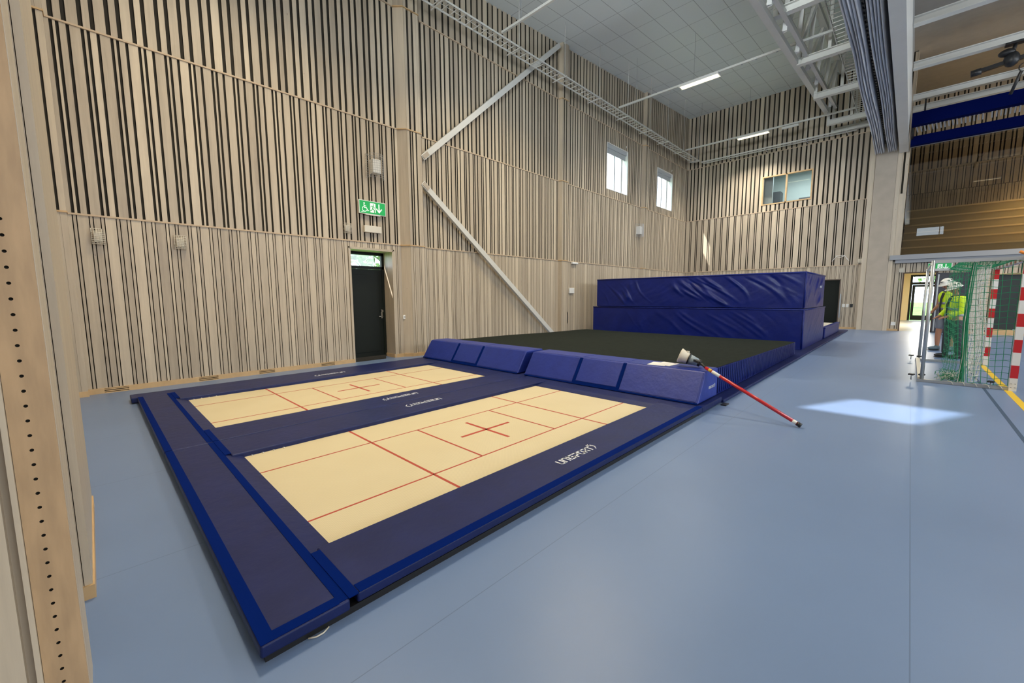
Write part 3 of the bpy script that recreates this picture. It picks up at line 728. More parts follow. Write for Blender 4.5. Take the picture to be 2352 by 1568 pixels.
# landing wedges at the trampoline ends
def wedge(y0, y1, label, side_logo):
    t = thing('landing_wedge', label, 'gym mat', (5.7, (y0+y1)/2, .1), 'sloped landing wedges'); f = Loc(t.location)
    prof = [(5.34, .10), (6.06, .10), (6.08, .495), (5.60, .495)]
    cuts = [y0, y0+(y1-y0)*.385, y0+(y1-y0)*.645, y1]
    m = MB(); m.prism(prof, y0, y1, 'y'); f.fix(m.build('foam_body', WEDGEM, t, .022, segs=3))
    # folded cover panels with their brighter tape joints
    nx, nz_ = -(.495-.10), (5.60-5.34); l = math.hypot(nx, nz_); nx /= l; nz_ /= l
    def on(sv, y, h):  # point on the slope: sv 0 bottom 1 top
        return Vector((5.34+.26*sv+nx*h, y, .10+.395*sv+nz_*h))
    def plate(ya, yb, s0, s1, h0, h1, mb):
        vs = [on(s0, ya, h0), on(s0, yb, h0), on(s1, yb, h0), on(s1, ya, h0), on(s0, ya, h1), on(s0, yb, h1), on(s1, yb, h1), on(s1, ya, h1)]
        mb.add(vs, [(3, 2, 1, 0), (4, 5, 6, 7), (0, 1, 5, 4), (1, 2, 6, 5), (2, 3, 7, 6), (3, 0, 4, 7)])
    m = MB()
    for i in (1, 2): plate(cuts[i]-.028, cuts[i]+.028, .0, .99, .0, .004, m)
    plate(cuts[1]+.028, cuts[2]-.028, .0, .12, .0, .004, m); plate(y0+.01, y1-.01, -.0, .05, .0, .003, m)
    f.fix(m.build('hook_tape', HOOK, t))
    m = MB()
    for i in range(3):
        a, b = cuts[i]+(.035 if i else .03), cuts[i+1]-(.035 if i < 2 else .03)
        plate(a, b, .13 if i == 1 else .07, .97, .001, .006, m)
    f.fix(m.build('front_panel', WEDGEM, t, .003))
    # top strip
    m = MB(); 
    for i in range(3): m.box(5.635, 6.05, cuts[i]+.02, cuts[i+1]-.02, .4945, .4985)
    f.fix(m.build('top_panel', WEDGEM, t))
    if side_logo: wordmark('printed_wordmark', t, (5.72, y0-.001, .25), (1, 0, 0), (0, 0, 1), .030, fx=f)
    return t
wedge(1.865, 4.905, 'royal blue landing wedge nearest the pole, paper sheets on its top', True)
wedge(5.065, 8.12, 'royal blue landing wedge nearer the slatted wall, at the far trampoline', True)

# blue floor protection strip under the mats
m = MB(); m.box(6.08, 21.97, 1.775, 8.35, 0.002, .045)
tag(m.build('floor_mat', NAVY, None, .01), 'long thin navy mat on the floor running under the big mats to the end wall', 'floor mat')
m = MB(); m.box(5.93, 6.07, 1.70, 1.77, .0, .012); tag(m.build('mat_buckle', BLACK), 'small black strap end on the floor at the corner of the long navy mat', 'strap')
# big dark landing mat
t = thing('landing_mat', 'large low landing mat with dark felt top and blue sides behind the wedges', 'gym mat', (9, 5, .05)); f = Loc(t.location)
def mz(x): return .47-(x-6)*.0175
N1, N2 = 40, 24
m = MB(); xs = [6.1+(11.95-6.1)*i/N1 for i in range(N1+1)]; ys = [1.93+(8.0-1.93)*j/N2 for j in range(N2+1)]
vs = [(x, y, mz(x)+.006*math.sin(x*1.9+y)*math.sin(y*1.3)) for x in xs for y in ys]
fs = [(i*(N2+1)+j, (i+1)*(N2+1)+j, (i+1)*(N2+1)+j+1, i*(N2+1)+j+1) for i in range(N1) for j in range(N2)]
m.add(vs, fs, 0, .5, True); f.fix(m.build('felt_top', DRAB, t))
m = MB(); m.prism([(6.1, .05), (11.95, .05), (11.95, mz(11.95)-.008), (6.1, mz(6.1)-.008)], 1.94, 7.99, 'y'); f.fix(m.build('blue_sides', ROYAL, t, .012))
m = MB()
for k in range(60):
    x = 6.12+k*.0965; h = mz(x); m.prism([(x, .07+random.random()*.04), (x+.02, .07), (x+.028, h-.03), (x+.008, h-.015)], 1.936, 1.93, 'y')
f.fix(m.build('gathered_folds', ROYAL, t))

# crash mats stacked
def crash(name, label, x0, x1, y0, y1, z0, z1, wrinkle, seed):
    t = thing(name, label, 'crash mat', ((x0+x1)/2, (y0+y1)/2, z0), 'stacked crash mats'); f = Loc(t.location)
    import mathutils.noise as mn
    m = MB()
    rc = random.Random(seed)
    creases = []
    for k in range(26):
        yy = (x0*.9)+rc.uniform(y0, y1) if k < 18 else (y0+rc.uniform(x0, x1)*.9)
        creases.append((yy, rc.uniform(z0+.15, z1-.05), rc.uniform(-1.5, -.4), rc.uniform(.03, .09), rc.uniform(.15, .5), rc.choice((-.8, .8, 1.0))))
    def sheet(P, nu, nv, nrm):
        vs = []
        for i in range(nu+1):
            for j in range(nv+1):
                a, b = i/nu, j/nv; p = Vector(P(a, b)); e = min(1, 6*min(a, 1-a), 5*min(b, 1-b)) if True else 1
                e = max(0, e)
                s = p.y*.9+p.z*1.7+seed; q = Vector((s*1.3, (p.y-p.z*.9)*.55, p.x*.7+seed))
                d = mn.fractal(q, .8, 2.2, 3)*wrinkle*.28
                for (yc, zc, sl, wd, lz_, am) in creases:
                    u_ = (p.y+p.x*.9-yc)+sl*(p.z-zc)+.10*math.sin((p.z-zc)*5+yc)
                    if abs(u_) < wd*3: d += am*wrinkle*math.exp(-(u_/wd)**2)*math.exp(-((p.z-zc)/lz_)**2)
                vs.append(p+Vector(nrm)*d*e)
        m.add(vs, [(i*(nv+1)+j, (i+1)*(nv+1)+j, (i+1)*(nv+1)+j+1, i*(nv+1)+j+1) for i in range(nu) for j in range(nv)], 0, .5, True)
    lx, ly, lz = x1-x0, y1-y0, z1-z0
    sheet(lambda a, b: (x0, y1-ly*a, z0+lz*b), 220, 36, (-1, 0, 0))
    sheet(lambda a, b: (x0+lx*a, y0, z0+lz*b), 90, 30, (0, -1, 0))
    sheet(lambda a, b: (x0+lx*a, y0+ly*b, z1), 40, 60, (0, 0, 1))
    m.add([(x0, y1, z0), (x1, y1, z0), (x1, y1, z1), (x0, y1, z1)], [(0, 1, 2, 3)]); m.add([(x1, y0, z0), (x1, y1, z0), (x1, y1, z1), (x1, y0, z1)], [(0, 3, 2, 1)])
    m.add([(x0, y0, z0), (x0, y1, z0), (x1, y1, z0), (x1, y0, z0)], [(0, 1, 2, 3)])
    f.fix(m.build('vinyl_cover', ROYAL, t))
    m = MB(); rr = .022
    for (a, b) in (((x0, y0, z1), (x0, y1, z1)), ((x0, y0, z1), (x1, y0, z1)), ((x0, y0, z0+.02), (x0, y0, z1))): m.tube([a, tuple((Vector(a)+Vector(b))/2), b], rr, 8)
    f.fix(m.build('piping', ROYAL, t))
    return t, f
t1, f1 = crash('crash_mat', 'lower of the two huge royal blue crash mats, smooth front, standing on the navy strip', 13.12, 16.80, 1.99, 8.49, .046, 1.112, .010, 3)
t2, f2 = crash('crash_mat', 'upper of the two huge royal blue crash mats, creased cover, lying on the other', 13.14, 16.45, 2.0, 8.35, 1.15, 2.10, .042, 9)
wordmark('printed_wordmark', t2, (15.2, 1.955, 1.72), (1, 0, 0), (0, 0, 1), .05, fx=f2)
m = MB(); m.prism([(8.40, 1.120), (7.3, 1.120), (7.55, 1.142), (8.40, 1.144)], 13.3, 15.5, 'x'); tag(m.build('foam_board', mat('grey_foam', (.13, .14, .13), .9)), 'grey foam board wedged between the two big crash mats at their left end', 'board')
# low springboard-like trampette behind
t = thing('small_mat_stack', 'low blue mat with pale top lying behind the crash mats by the dark opening', 'gym mat', (19, 3, .046)); f = Loc(t.location)
m = MB(); m.box(17.0, 20.75, 1.96, 4.2, .046, .38); f.fix(m.build('blue_body', ROYAL, t, .03, segs=3)); m = MB(); m.box(17.3, 20.5, 2.1, 4.0, .381, .40); f.fix(m.build('pale_top', CREAM, t)); m = MB(); m.box(17.0, 20.8, 1.95, 2.08, .36, .43); f.fix(m.build('rim_pad', ROYAL, t, .02))
m = MB(); m.box(17.6, 17.85, 2.2, 2.45, .401, .43); tag(m.build('paper_bundle', PAPER), 'white paper lying on the low blue mat by the dark opening', 'paper')

# ---------------------------------------------------------------- pole with cup head
foot = Vector((5.506, .785, .026)); headp = Vector((5.64, 1.89, .548)); neck = Vector((5.83, 2.07, .585))
t = thing('detector_test_pole', 'long red pole leaning from the floor onto the blue wedge, with white cup head', 'pole', tuple(foot)); f = Loc(foot)
d = (headp-foot); ln_ = d.length; d.normalize()
P = lambda s: tuple(foot+d*ln_*s)
m = MB(); m.tube([P(.03), P(1.0)], .0215, 16); f.fix(m.build('red_tube', RED, t))
m = MB(); m.tube([P(0), P(.035)], .026, 14); f.fix(m.build('foot_cap', BLACK, t))
m = MB(); m.tube([P(.04), P(.075)], .0222, 14); f.fix(m.build('white_sticker', PAPER, t)); m = MB(); m.tube([P(.83), P(.92)], .0222, 14); f.fix(m.build('white_sticker', PAPER, t))
m = MB(); m.tube([P(.93), P(.96)], .0223, 14); f.fix(m.build('yellow_sticker', YEL, t))
m = MB(); m.tube([P(1.0), tuple(headp.lerp(neck, .45)+Vector((0, 0, .012))), tuple(neck)], .015, 10); m.bar(tuple(headp.lerp(neck, .6)+Vector((0, 0, .02))), tuple(neck+Vector((0, .03, .02))), .045, .03); f.fix(m.build('black_fork', BLACK, t))
ax = Vector((-.20, .80, .30)).normalized(); hc = Vector((5.87, 2.165, .600))
m = MB(); m.tube([hc-ax*.10, hc-ax*.09, hc+ax*.03], [.040, .052, .072], 24); hd = f.fix(m.build('head_body', GREYB, t))
m = MB(); m.tube([hc-ax*.13, hc-ax*.098], [.050, .052], 24); f.fix(m.build('dark_end_cap', BLACK, hd))
m = MB(); m.tube([hc+ax*.03, hc+ax*.05, hc+ax*.10, hc+ax*.155, hc+ax*.165], [.074, .076, .085, .105, .10], 28); m.box(hc.x-.03, hc.x+.01, hc.y+.03, hc.y+.07, hc.z+.09, hc.z+.12); f.fix(m.build('white_cup', CREAM, hd))
m = MB(); m.tube([hc+ax*.028, hc+ax*.042], .082, 24); f.fix(m.build('black_ring', BLACK, hd))
# papers on the wedge
for i, (dx, dy, rz) in enumerate(((-.02, .05, .12), (.04, -.04, -.10))):
    m = MB(); m.box(-.148, .148, -.125, .125, 0, .0015); o = m.build('paper_sheet', PAPER, None, loc=(5.83+dx, 2.56+dy, .4990+.002*i)); o.rotation_euler = (0, 0, rz)
    tag(o, ['lower white sheet of the two papers on the blue wedge beside the cup head', 'upper printed sheet of the two papers on the blue wedge beside the cup head'][i], 'paper', 'papers on the wedge')
    if i:
        mm = MB()
        for k in range(9): mm.box(-.12+k*.026, -.113+k*.026, -.08, .08-.03*random.random(), .0016, .0019)
        mm.box(.105, .13, -.09, -.05, .0016, .0019, 1); mm.build('printed_lines', [mat('print_grey', (.62, .62, .64), .7), RED], o)

# ---------------------------------------------------------------- wall fittings
def cage(x, z, w_, h_, dep, n1, n2, label, group, cat='wall sensor', axis='y', c=W, nm='caged_sensor', box=True, sgn=-1, m_=CREAM):
    base = (x, c, z) if axis == 'y' else (c, x, z)
    t = thing(nm, label, cat, base, group); m = MB(); r = .0035
    def P(a, b, h): return (a, sgn*h, b) if axis == 'y' else (sgn*h, a, b)
    for i in range(n1+1):
        a = -w_/2+w_*i/n1; m.tube([P(a, -h_/2, .004), P(a, -h_/2, dep), P(a, h_/2, dep), P(a, h_/2, .004)], r, 5)
    for j in range(n2+1):
        b = -h_/2+h_*j/n2; m.tube([P(-w_/2, b, .004), P(-w_/2, b, dep), P(w_/2, b, dep), P(w_/2, b, .004)], r, 5)
    m.build('wire_cage', m_, t)
    if box:
        m = MB(); q = .33
        if axis == 'y': m.box(-w_*q, w_*q, -dep*.6, 0, -h_*q, h_*q)
        else: m.box(-dep*.6, 0, -w_*q, w_*q, -h_*q, h_*q)
        m.build('sensor_body', CREAM, t, .01)
    return t
G = 'wire-caged sensors on the walls'
cage(.175, 2.47, .15, .23, .10, 5, 8, 'white wire-caged sensor at far left, nearest the wooden panel', G)
cage(1.175, 2.47, .16, .22, .09, 5, 8, 'white wire-caged sensor between the leftmost one and the door', G)
cage(4.155, 3.05, .16, .21, .07, 5, 7, 'white wire-caged sensor just left of the green exit sign', G, c=W)
cage(1.67, 2.95, .20, .24, .08, 5, 6, 'white wire-caged sensor on the end wall by the beige pier', G, axis='x', c=L, cat='wall sensor')
cage(.34, 2.49, .20, .22, .08, 5, 6, 'white wire-caged sensor left of the open doorway in the other court', G, axis='x', c=L)
# large caged loudspeakers
def speaker(x, z, label, s=1):
    t = thing('caged_loudspeaker', label, 'loudspeaker', (x, W, z), 'wire-caged loudspeakers'); m = MB(); n = 14; R = .21*s; h = .26*s
    for k in range(n+1):
        a = math.pi*k/n; p = (R*math.cos(a), -.02-.24*s*math.sin(a)); m.tube([(p[0], p[1], -h), (p[0], p[1], h)], .003, 4)
    for j in range(11):
        b = -h+2*h*j/10; m.tube([(R*math.cos(math.pi*k/n), -.02-.24*s*math.sin(math.pi*k/n), b) for k in range(n+1)], .0028, 4)
    m.tube([(-R, -.02, h), (R, -.02, h)], .004, 4); m.build('wire_cage', GSTEEL, t)
    m = MB(); m.box(-.10*s, .10*s, -.17*s, -.0, -.15*s, .16*s); m.build('speaker_box', WHITE, t, .01)
speaker(4.86, 4.50, 'white loudspeaker in a round wire cage high above the exit sign')
speaker(17.72, 4.47, 'loudspeaker in a wire cage under the two windows on the long wall', 1.1)

def exit_sign(t, w_, h_, to3):
    m = MB(); flatpoly(m, [(0, 0), (w_, 0), (w_, h_), (0, h_)], to3, 0, .001); m.build('green_panel', GREENS, t)
    m = MB(); T = lambda a, b, h: to3(a, b, h+.0012); s = h_
    # wheelchair user
    disc(m, (.40*s, .80*s), .065*s, T); stroke(m, [(.38*s, .70*s), (.40*s, .46*s), (.60*s, .44*s), (.70*s, .22*s), (.78*s, .25*s)], .06*s, T)
    stroke(m, [(.40*s, .60*s), (.55*s, .58*s)], .05*s, T)
    cc, rr = (.42*s, .34*s), .2*s; stroke(m, [(cc[0]+rr*math.cos(a), cc[1]+rr*math.sin(a)) for a in [math.radians(120+k*22) for k in range(11)]], .045*s, T)
    stroke(m, [(.14*s, .08*s), (.44*s, .16*s)], .035*s, T)
    # door with running figure cut out in green
    x = .92*s; flatpoly(m, [(x, .12*s), (x+.48*s, .12*s), (x+.48*s, .88*s), (x, .88*s)], T, 0)
    # arrow
    x = 1.72*s; stroke(m, [(x, .84*s), (x, .24*s)], .10*s, T); stroke(m, [(x-.22*s, .46*s), (x, .20*s), (x+.22*s, .46*s)], .10*s, T)
    m.build('white_symbols', SIGNW, t)
    m = MB(); T2 = lambda a, b, h: to3(a, b, h+.0034); x = .92*s
    disc(m, (x+.30*s, .76*s), .055*s, T2); stroke(m, [(x+.26*s, .66*s), (x+.22*s, .45*s), (x+.36*s, .34*s), (x+.38*s, .14*s)], .07*s, T2)
    stroke(m, [(x+.22*s, .45*s), (x+.12*s, .30*s), (x-.02*s, .26*s)], .06*s, T2); stroke(m, [(x+.05*s, .55*s), (x+.12*s, .66*s), (x+.28*s, .63*s), (x+.40*s, .52*s)], .045*s, T2)
    m.build('running_figure', GREENS, t)
t = thing('exit_sign', 'green emergency exit sign with wheelchair, running figure and down arrow above the dark door', 'sign', (4.44, W-.08, 3.43))
m = MB(); m.box(-.012, .645, .003, .05, -.012, .29); m.box(.1, .5, .05, .08, .05, .2); m.build('sign_housing', WHITE, t)
m = MB(); m.box(.14, .5, -.004, .04, -.03, -.012); m.build('lower_lip', WHITE, t)
exit_sign(t, .632, .275, lambda a, b, h: Vector((a, .002-h, b)))
t = thing('exit_sign', 'green emergency exit sign above the open doorway behind the goal', 'sign', (L-.09, -.42, 2.42))
m = MB(); m.box(.003, .06, -.66, .012, -.012, .31); m.build('sign_housing', WHITE, t)
exit_sign(t, .63, .28, lambda a, b, h: Vector((.002-h, -a, b)))
m = MB(); m.box(0, .42, -.07, 0, 0, .155); o = m.build('emergency_lamp', CREAM, None, .008, loc=(4.545, W, 3.01)); tag(o, 'plain off-white emergency lamp box directly below the green exit sign', 'emergency lamp')
t = thing('wall_socket', 'white double socket on the slatted wall right of the dark door', 'socket', (5.53, W-.0, 1.01)); m = MB(); m.box(-.045, .045, -.03, 0, -.05, .05); m.build('socket_plate', WHITE, t, .006); m = MB(); m.tube([(0, -.031, .0), (0, -.029, .0)], .02, 12); m.build('socket_hole', GREY, t)
t = thing('wall_socket', 'white socket low on the wall left of the open doorway', 'socket', (L, .44, .30)); m = MB(); m.box(-.03, 0, -.07, .07, -.07, .07); m.build('socket_plate', WHITE, t, .006)
for y, lb, mm in ((2.10, 'white wall switch beside the dark opening, left of the pair', WHITE), (1.97, 'white wall switch beside the dark opening, right of the pair', WHITE), (1.83, 'small black wall switch next to the two white ones', BLACK)):
    t = thing('wall_switch', lb, 'switch', (L, y, 1.03), 'switches by the dark opening'); m = MB(); m.box(-.02, 0, -.05, .05, -.075, .075); m.build('switch_plate', mm, t, .006); m = MB(); m.box(-.028, -.02, -.03, .03, -.04, .04); m.build('rocker', mm, t)
m = MB(); m.box(12.62, 12.98, W-.09, W, 2.70, 2.78); tag(m.build('motion_detector', WHITE, None, .02), 'small white detector under the ledge above the dark mat', 'detector')
m = MB(); m.box(12.5, 12.8, W-.05, W, 1.62, 1.82); tag(m.build('control_box', WHITE, None, .01), 'white control box on the long wall left of the crash mats', 'control box')
m = MB(); m.tube([(12.3, W-.05, 1.8), (12.33, W-.05, .9)], .012, 6); m.tube([(12.33+.07*math.sin(a), W-.05, .72+.22*math.cos(a)) for a in [k*math.pi/8 for k in range(17)]], .016, 6)
tag(m.build('hanging_cord', BLACK), 'black cord looped and hanging on the long wall left of the crash mats', 'cord')
m = MB(); m.tube([(L-.01, 2.62, 3.0), (L-.12, 2.60, 3.0), (L-.15, 2.45, 3.22), (L-.15, 2.2, 3.22), (L-.12, 2.05, 3.0), (L-.01, 2.04, 3.0)], .012, 6); m.tube([(L-.15, 2.5, 3.2), (L-.35, 2.33, 3.12), (L-.15, 2.16, 3.2)], .012, 6)
tag(m.build('towel_loop', WHITE), 'small curved white rail on the end wall just above the crash mats', 'rail')
for x in (16.6, 21.25):
    m = MB(); m.tube([(x-.1, W-.01, 7.78), (x-.1, W-.04, 7.80), (x-.1, W-.04, 7.86)], .012, 6); tag(m.build('blind_bracket', WHITE), 'small white bracket above the %s window of the long wall' % ('left' if x < 18 else 'right'), 'bracket')

# diagonal steel braces between two pilasters
for a, b, lb in (((11.66, 9.05, 9.86), (6.10, 9.05, 4.97), 'upper white steel diagonal brace rising to the ceiling'), ((6.08, 9.05, 4.37), (11.42, 9.05, .16), 'lower white steel diagonal brace descending behind the dark mat')):
    m = MB(); m.bar(a, b, .10, .145, 0, (0, 0, 1)); o = m.build('diagonal_brace', WSTEEL, None, .006); tag(o, lb, 'brace', 'diagonal steel braces on the long wall')
    m = MB(); d = (Vector(b)-Vector(a)).normalized(); q = Vector(a) if a[0] > b[0] else Vector(a); 
    e = Vector(b) if a[0] > b[0] else Vector(a); s = -1 if a[0] > b[0] else 1
    m.bar(e+s*d*.02, e+s*d*.22, .13, .10, 0); m.build('end_plate', TAUPE, o)

# ---------------------------------------------------------------- overhead services
def ladder(name, label, p, q, width, side, step, dep=.06, rungs=True):
    """cable ladder from p to q; side = unit vector across"""
    p, q, sd_ = Vector(p), Vector(q), Vector(side); t = thing(name, label, 'cable ladder', tuple(p), 'cable ladders under the ceiling'); f = Loc(p)
    m = MB()
    for s in (0, 1): m.bar(p+sd_*width*s, q+sd_*width*s, .015, dep)
    f.fix(build_split(m, 'side_rail', WSTEEL, t)); m = MB(); n = int((q-p).length/step)
    for k in range(n+1):
        c = p+(q-p)*k/n; m.bar(c, c+sd_*width, .018, .018)
    f.fix(build_split(m, 'rung', WSTEEL, t)); return t, f
t, f = ladder('cable_ladder', 'white cable ladder hung along the long slatted wall', (1.0, 8.32, 8.42), (22.6, 8.32, 8.42), .36, (0, 1, 0), .25, .045)
m = MB()
for x in (4.2, 6.3, 8.9, 11, 13, 15, 16.9, 18.6, 20.4, 22.3): m.tube([(x, 8.30, 8.40), (x, 8.30, ceil_z(x))], .008, 6); m.bar((x, 8.22, 8.37), (x, 8.78, 8.37), .03, .02)
f.fix(build_split(m, 'hanger_rod', WSTEEL, t))
m = MB()
for k in range(2): m.tube([(1.0+.0, 8.40+.10*k, 8.44), (8, 8.405+.10*k, 8.435), (22.6, 8.40+.10*k, 8.44)], .006, 6)
f.fix(build_split(m, 'cable', WHITE, t))
t, f = ladder('cable_ladder', 'white cable ladder crossing in front of the end wall', (22.62, 8.25, 8.36), (22.62, 2.1, 8.36), .30, (1, 0, 0), .25)
m = MB()
for y in (7, 5.4, 3.8, 2.4): m.tube([(22.64, y, 8.40), (22.64, y, ceil_z(22.6))], .008, 6); m.bar((22.58, y, 8.31), (23.2, y, 8.31), .03, .02)
f.fix(build_split(m, 'hanger_rod', WSTEEL, t))
t, f = ladder('cable_ladder', 'wide white cable ladder running beside the grey divider curtain', (1.5, 1.66, 8.67), (23.0, 1.66, 8.67), .36, (0, 1, 0), .22, .08)
m = MB()
for x in (5, 8, 11, 14, 17, 20, 22.5): m.tube([(x, 2.04, 8.67), (x, 2.04, ceil_z(x))], .008, 6)
f.fix(build_split(m, 'hanger_rod', WSTEEL, t))
# lighting tracks with a lamp each
def track(x, label, lamp, x_off=0):
    t = thing('lighting_track', label, 'lighting track', (x, 5, 8.76), 'lighting tracks'); f = Loc(t.location)
    m = MB(); m.box(x-.03, x+.03, 1.98, 8.62, 8.73, 8.79); f.fix(m.build('rail', WSTEEL, t))
    m = MB()
    for y in (2.6, 5.8, 7.9): m.tube([(x, y, 8.79), (x, y, ceil_z(x))], .005, 5)
    f.fix(build_split(m, 'suspension_wire', GSTEEL, t))
    m = MB()
    for y in (3.1, 3.35, 3.9, 4.3): m.box(x-.02, x+.02, y, y+.05, 8.715, 8.73)
    f.fix(build_split(m, 'track_clip', GREY, t))
def luminaire(x, y, z, label, axis='y', power=230, ln=1.28, grp='court strip lights'):
    t = thing('strip_light', label, 'ceiling light', (x, y, z), grp)
    a, b = (.13, ln/2) if axis == 'y' else (ln/2, .13)
    m = MB(); m.box(-a, a, -b, b, .0, .06); m.build('housing', WHITE, t, .006)
    m = MB()
    for s in (-1, 1):
        if axis == 'y': m.box(s*.065-.05, s*.065+.05, -b+.03, b-.03, -.008, .0)
        else: m.box(-a+.03, a-.03, s*.065-.05, s*.065+.05, -.008, .0)
    m.build('diffuser', LAMP, t)
    m = MB()
    if axis == 'y': m.box(-a-.004, -a, -b, b, -.02, .06); m.box(a, a+.004, -b, b, -.02, .06)
    else: m.box(-a, a, -b-.004, -b, -.02, .06)
    m.build('louvre_edge', WHITE, t)
    area('lamp_light', (x, y, z-.03), (.24, ln-.08) if axis == 'y' else (ln-.08, .24), power, WARM if x < 9 else (1, .93, .80), (0, 0, -1), math.radians(130))
for x, lb in ((2.2, 'white lighting track nearest the camera, beyond the top edge'), (8.55, 'white lighting track crossing the court at the top of the picture'), (14.9, 'white lighting track in the middle of the court ceiling'), (21.45, 'white lighting track nearest the end wall')): track(x, lb, True)
luminaire(14.9, 5.62, 8.664, 'lit strip light on the middle track, the larger of the two in view')
luminaire(21.45, 5.62, 8.664, 'lit strip light on the track nearest the end wall')
luminaire(8.55, 5.62, 8.664, 'lit strip light on the track at the top edge of the picture')
luminaire(2.2, 5.62, 8.664, 'lit strip light above the near trampoline, out of the picture')
m = MB(); m.box(21.40, 21.5, 3.9, 4.5, 8.62, 8.70); tag(m.build('track_box', WHITE, None, .01), 'slim white unlit fitting on the track nearest the end wall', 'fitting')
# lamps of the other court
for x, ox in ((3, 'closest to the camera end'), (9.5, 'second from the camera end'), (16, 'third from the camera end')):
    for y, oy in ((-3.2, 'row nearer the divider'), (-9, 'row farther from the divider')):
        luminaire(x, y, 9.3, 'strip light over the other court, %s, %s' % (oy, ox), 'y', 120, 1.28, 'strip lights over the other court')

# roof truss beside the divider
t = thing('roof_truss', 'white lattice roof truss running toward the end wall', 'truss', (11, 2.8, 8.2)); f = Loc(t.location)
tz = lambda x: 7.35+.076*x
m = MB(); m.bar((1, 3.02, tz(1)), (21.9, 3.02, tz(21.9)), .16, .14); m.bar((1, 2.74, tz(1)+.12), (21.9, 2.74, tz(21.9)+.12), .10, .12); m.bar((1, 2.6, tz(1)+1.45), (21.9, 2.6, tz(21.9)+1.45), .16, .14); f.fix(build_split(m, 'chord', WSTEEL, t))
m = MB(); x = 2.0
while x < 21:
    m.bar((x, 2.85, tz(x)), (x+.8, 2.62, tz(x)+1.5), .10, .10); m.bar((x+1.6, 2.85, tz(x+1.6)), (x+.8, 2.62, tz(x)+1.5), .10, .10); x += 1.6
f.fix(build_split(m, 'web_member', WSTEEL, t))
# U-shaped hangers for the divider
for x, lb in ((12.6, 'nearest of the white hanger frames beside the divider curtain'), (15.6, 'second white hanger frame along the divider curtain'), (18.6, 'third white hanger frame along the divider curtain'), (21.75, 'white hanger frame nearest but one to the end wall'), (22.98, 'white hanger frame closest to the end wall')):
    t = thing('hanger_frame', lb, 'steel frame', (x, 2.9, 8.5), 'hanger frames for the divider curtain'); f = Loc(t.location)
    m = MB(); m.bar((x, 2.93, 8.45), (x, 2.93, ceil_z(x)), .10, .12); m.bar((x, 2.2, 8.6), (x, 2.2, ceil_z(x)), .08, .08); f.fix(build_split(m, 'post', WSTEEL, t))
    m = MB(); m.box(x-.09, x+.09, .75, 2.98, 8.42, 8.44); m.box(x-.012, x+.012, .75, 2.98, 8.44, 8.6); m.box(x-.09, x+.09, .75, 2.98, 8.6, 8.62); f.fix(m.build('cross_beam', WSTEEL, t))
# gathered divider curtain, two folded bundles
def bundle(y0, y1, label, ph):
    m = MB(); nx, folds = 60, 5
    secs = []
    for i in range(nx+1):
        x = -.3+(22.85+.3)*i/nx; sec = []
        for k in range(folds*4+1):
            a = k/(folds*4); y = y0+(y1-y0)*a+.012*math.sin(x*.9+ph)
            z = 7.18+.02*math.sin(x*1.3+k)+(.09 if k % 4 == 0 else (.0 if k % 4 == 2 else .012)) + (.10*math.exp(-((x-13.4)/1.3)**2) if ph < 1 and a > .5 else 0)
            sec.append((x, y, z))
        sec = [(x, y0-.0, 8.3)]+sec+[(x, y1, 8.3)]
        secs += sec
    n = folds*4+3
    m.add(secs, [(i*n+k, i*n+k+1, (i+1)*n+k+1, (i+1)*n+k) for i in range(nx) for k in range(n-1)], 0, .5, False)
    m.add([secs[nx*n+k] for k in range(n)], [list(range(n))], 0)
    m.add([secs[k] for k in range(n)], [list(range(n))[::-1]], 0)
    m.add([(-.3, y0, 8.3), (22.85, y0, 8.3), (22.85, y1, 8.3), (-.3, y1, 8.3)], [(0, 1, 2, 3)])
    o = m.build('divider_curtain', CURT); tag(o, label, 'curtain', 'raised grey divider curtain'); return o
bundle(1.15, 1.44, 'left of the two raised grey divider curtain bundles, the buckled one', 0)
bundle(.80, 1.06, 'right of the two raised grey divider curtain bundles, against the pale beam', 2)
t = thing('curtain_hoist_rail', 'dark slotted hoist rail between the two grey curtain bundles', 'rail', (11, 1.1, 7.5)); f = Loc(t.location)
m = MB(); m.box(-.3, 22.8, 1.09, 1.105, 7.35, 7.7)
for k in range(110): x = .2*k+.2; m.box(x, x+.06, 1.085, 1.125, 7.33, 7.36)
f.fix(m.build('slotted_rail', BLACK, t))
m = MB(); m.box(-.3, 23.05, .46, .72, 7.12, 8.5); struct(m.build('trim_10', WSTEEL))
# divider upper wall between the courts, above the beam
m = MB(); m.box(-.4, 23, .56, .62, 8.5, 11); struct(m.build('wall_divider', mat('divider_panel', (.42, .43, .42), .8)))

# other court: white beams, blue rig, black hoist
for x, lb in ((12.6, 'nearest white roof beam over the other court'), (15.5, 'second white roof beam over the other court'), (18.4, 'third white roof beam over the other court, above the black hoist'), (21.3, 'fourth white roof beam, just above the blue rig'), (22.55, 'white roof beam closest to the gallery wall')):
    m = MB(); m.box(x-.10, x+.10, -15.5, .44, 8.42, 8.445); m.box(x-.015, x+.015, -15.5, .44, 8.445, 8.60); m.box(x-.10, x+.10, -15.5, .44, 8.60, 8.625); tag(m.build('roof_beam', WSTEEL), lb, 'beam', 'white roof beams of the other court')
t = thing('folded_backboard_rig', 'long deep-blue padded rig with slatted grille under the roof of the other court', 'sports rig', (21, -3, 7.4)); f = Loc(t.location)
m = MB(); m.box(20.6, 20.85, -7, .40, 7.38, 7.80); m.box(21.7, 21.9, -7, .40, 6.98, 7.30); f.fix(build_split(m, 'blue_beam', BLUEP, t))
m = MB(); m.box(20.85, 21.7, -7, .38, 7.60, 7.62); m.box(20.85, 21.7, .34, .40, 7.2, 7.6); f.fix(m.build('dark_tray', BLACK, t))
m = MB()
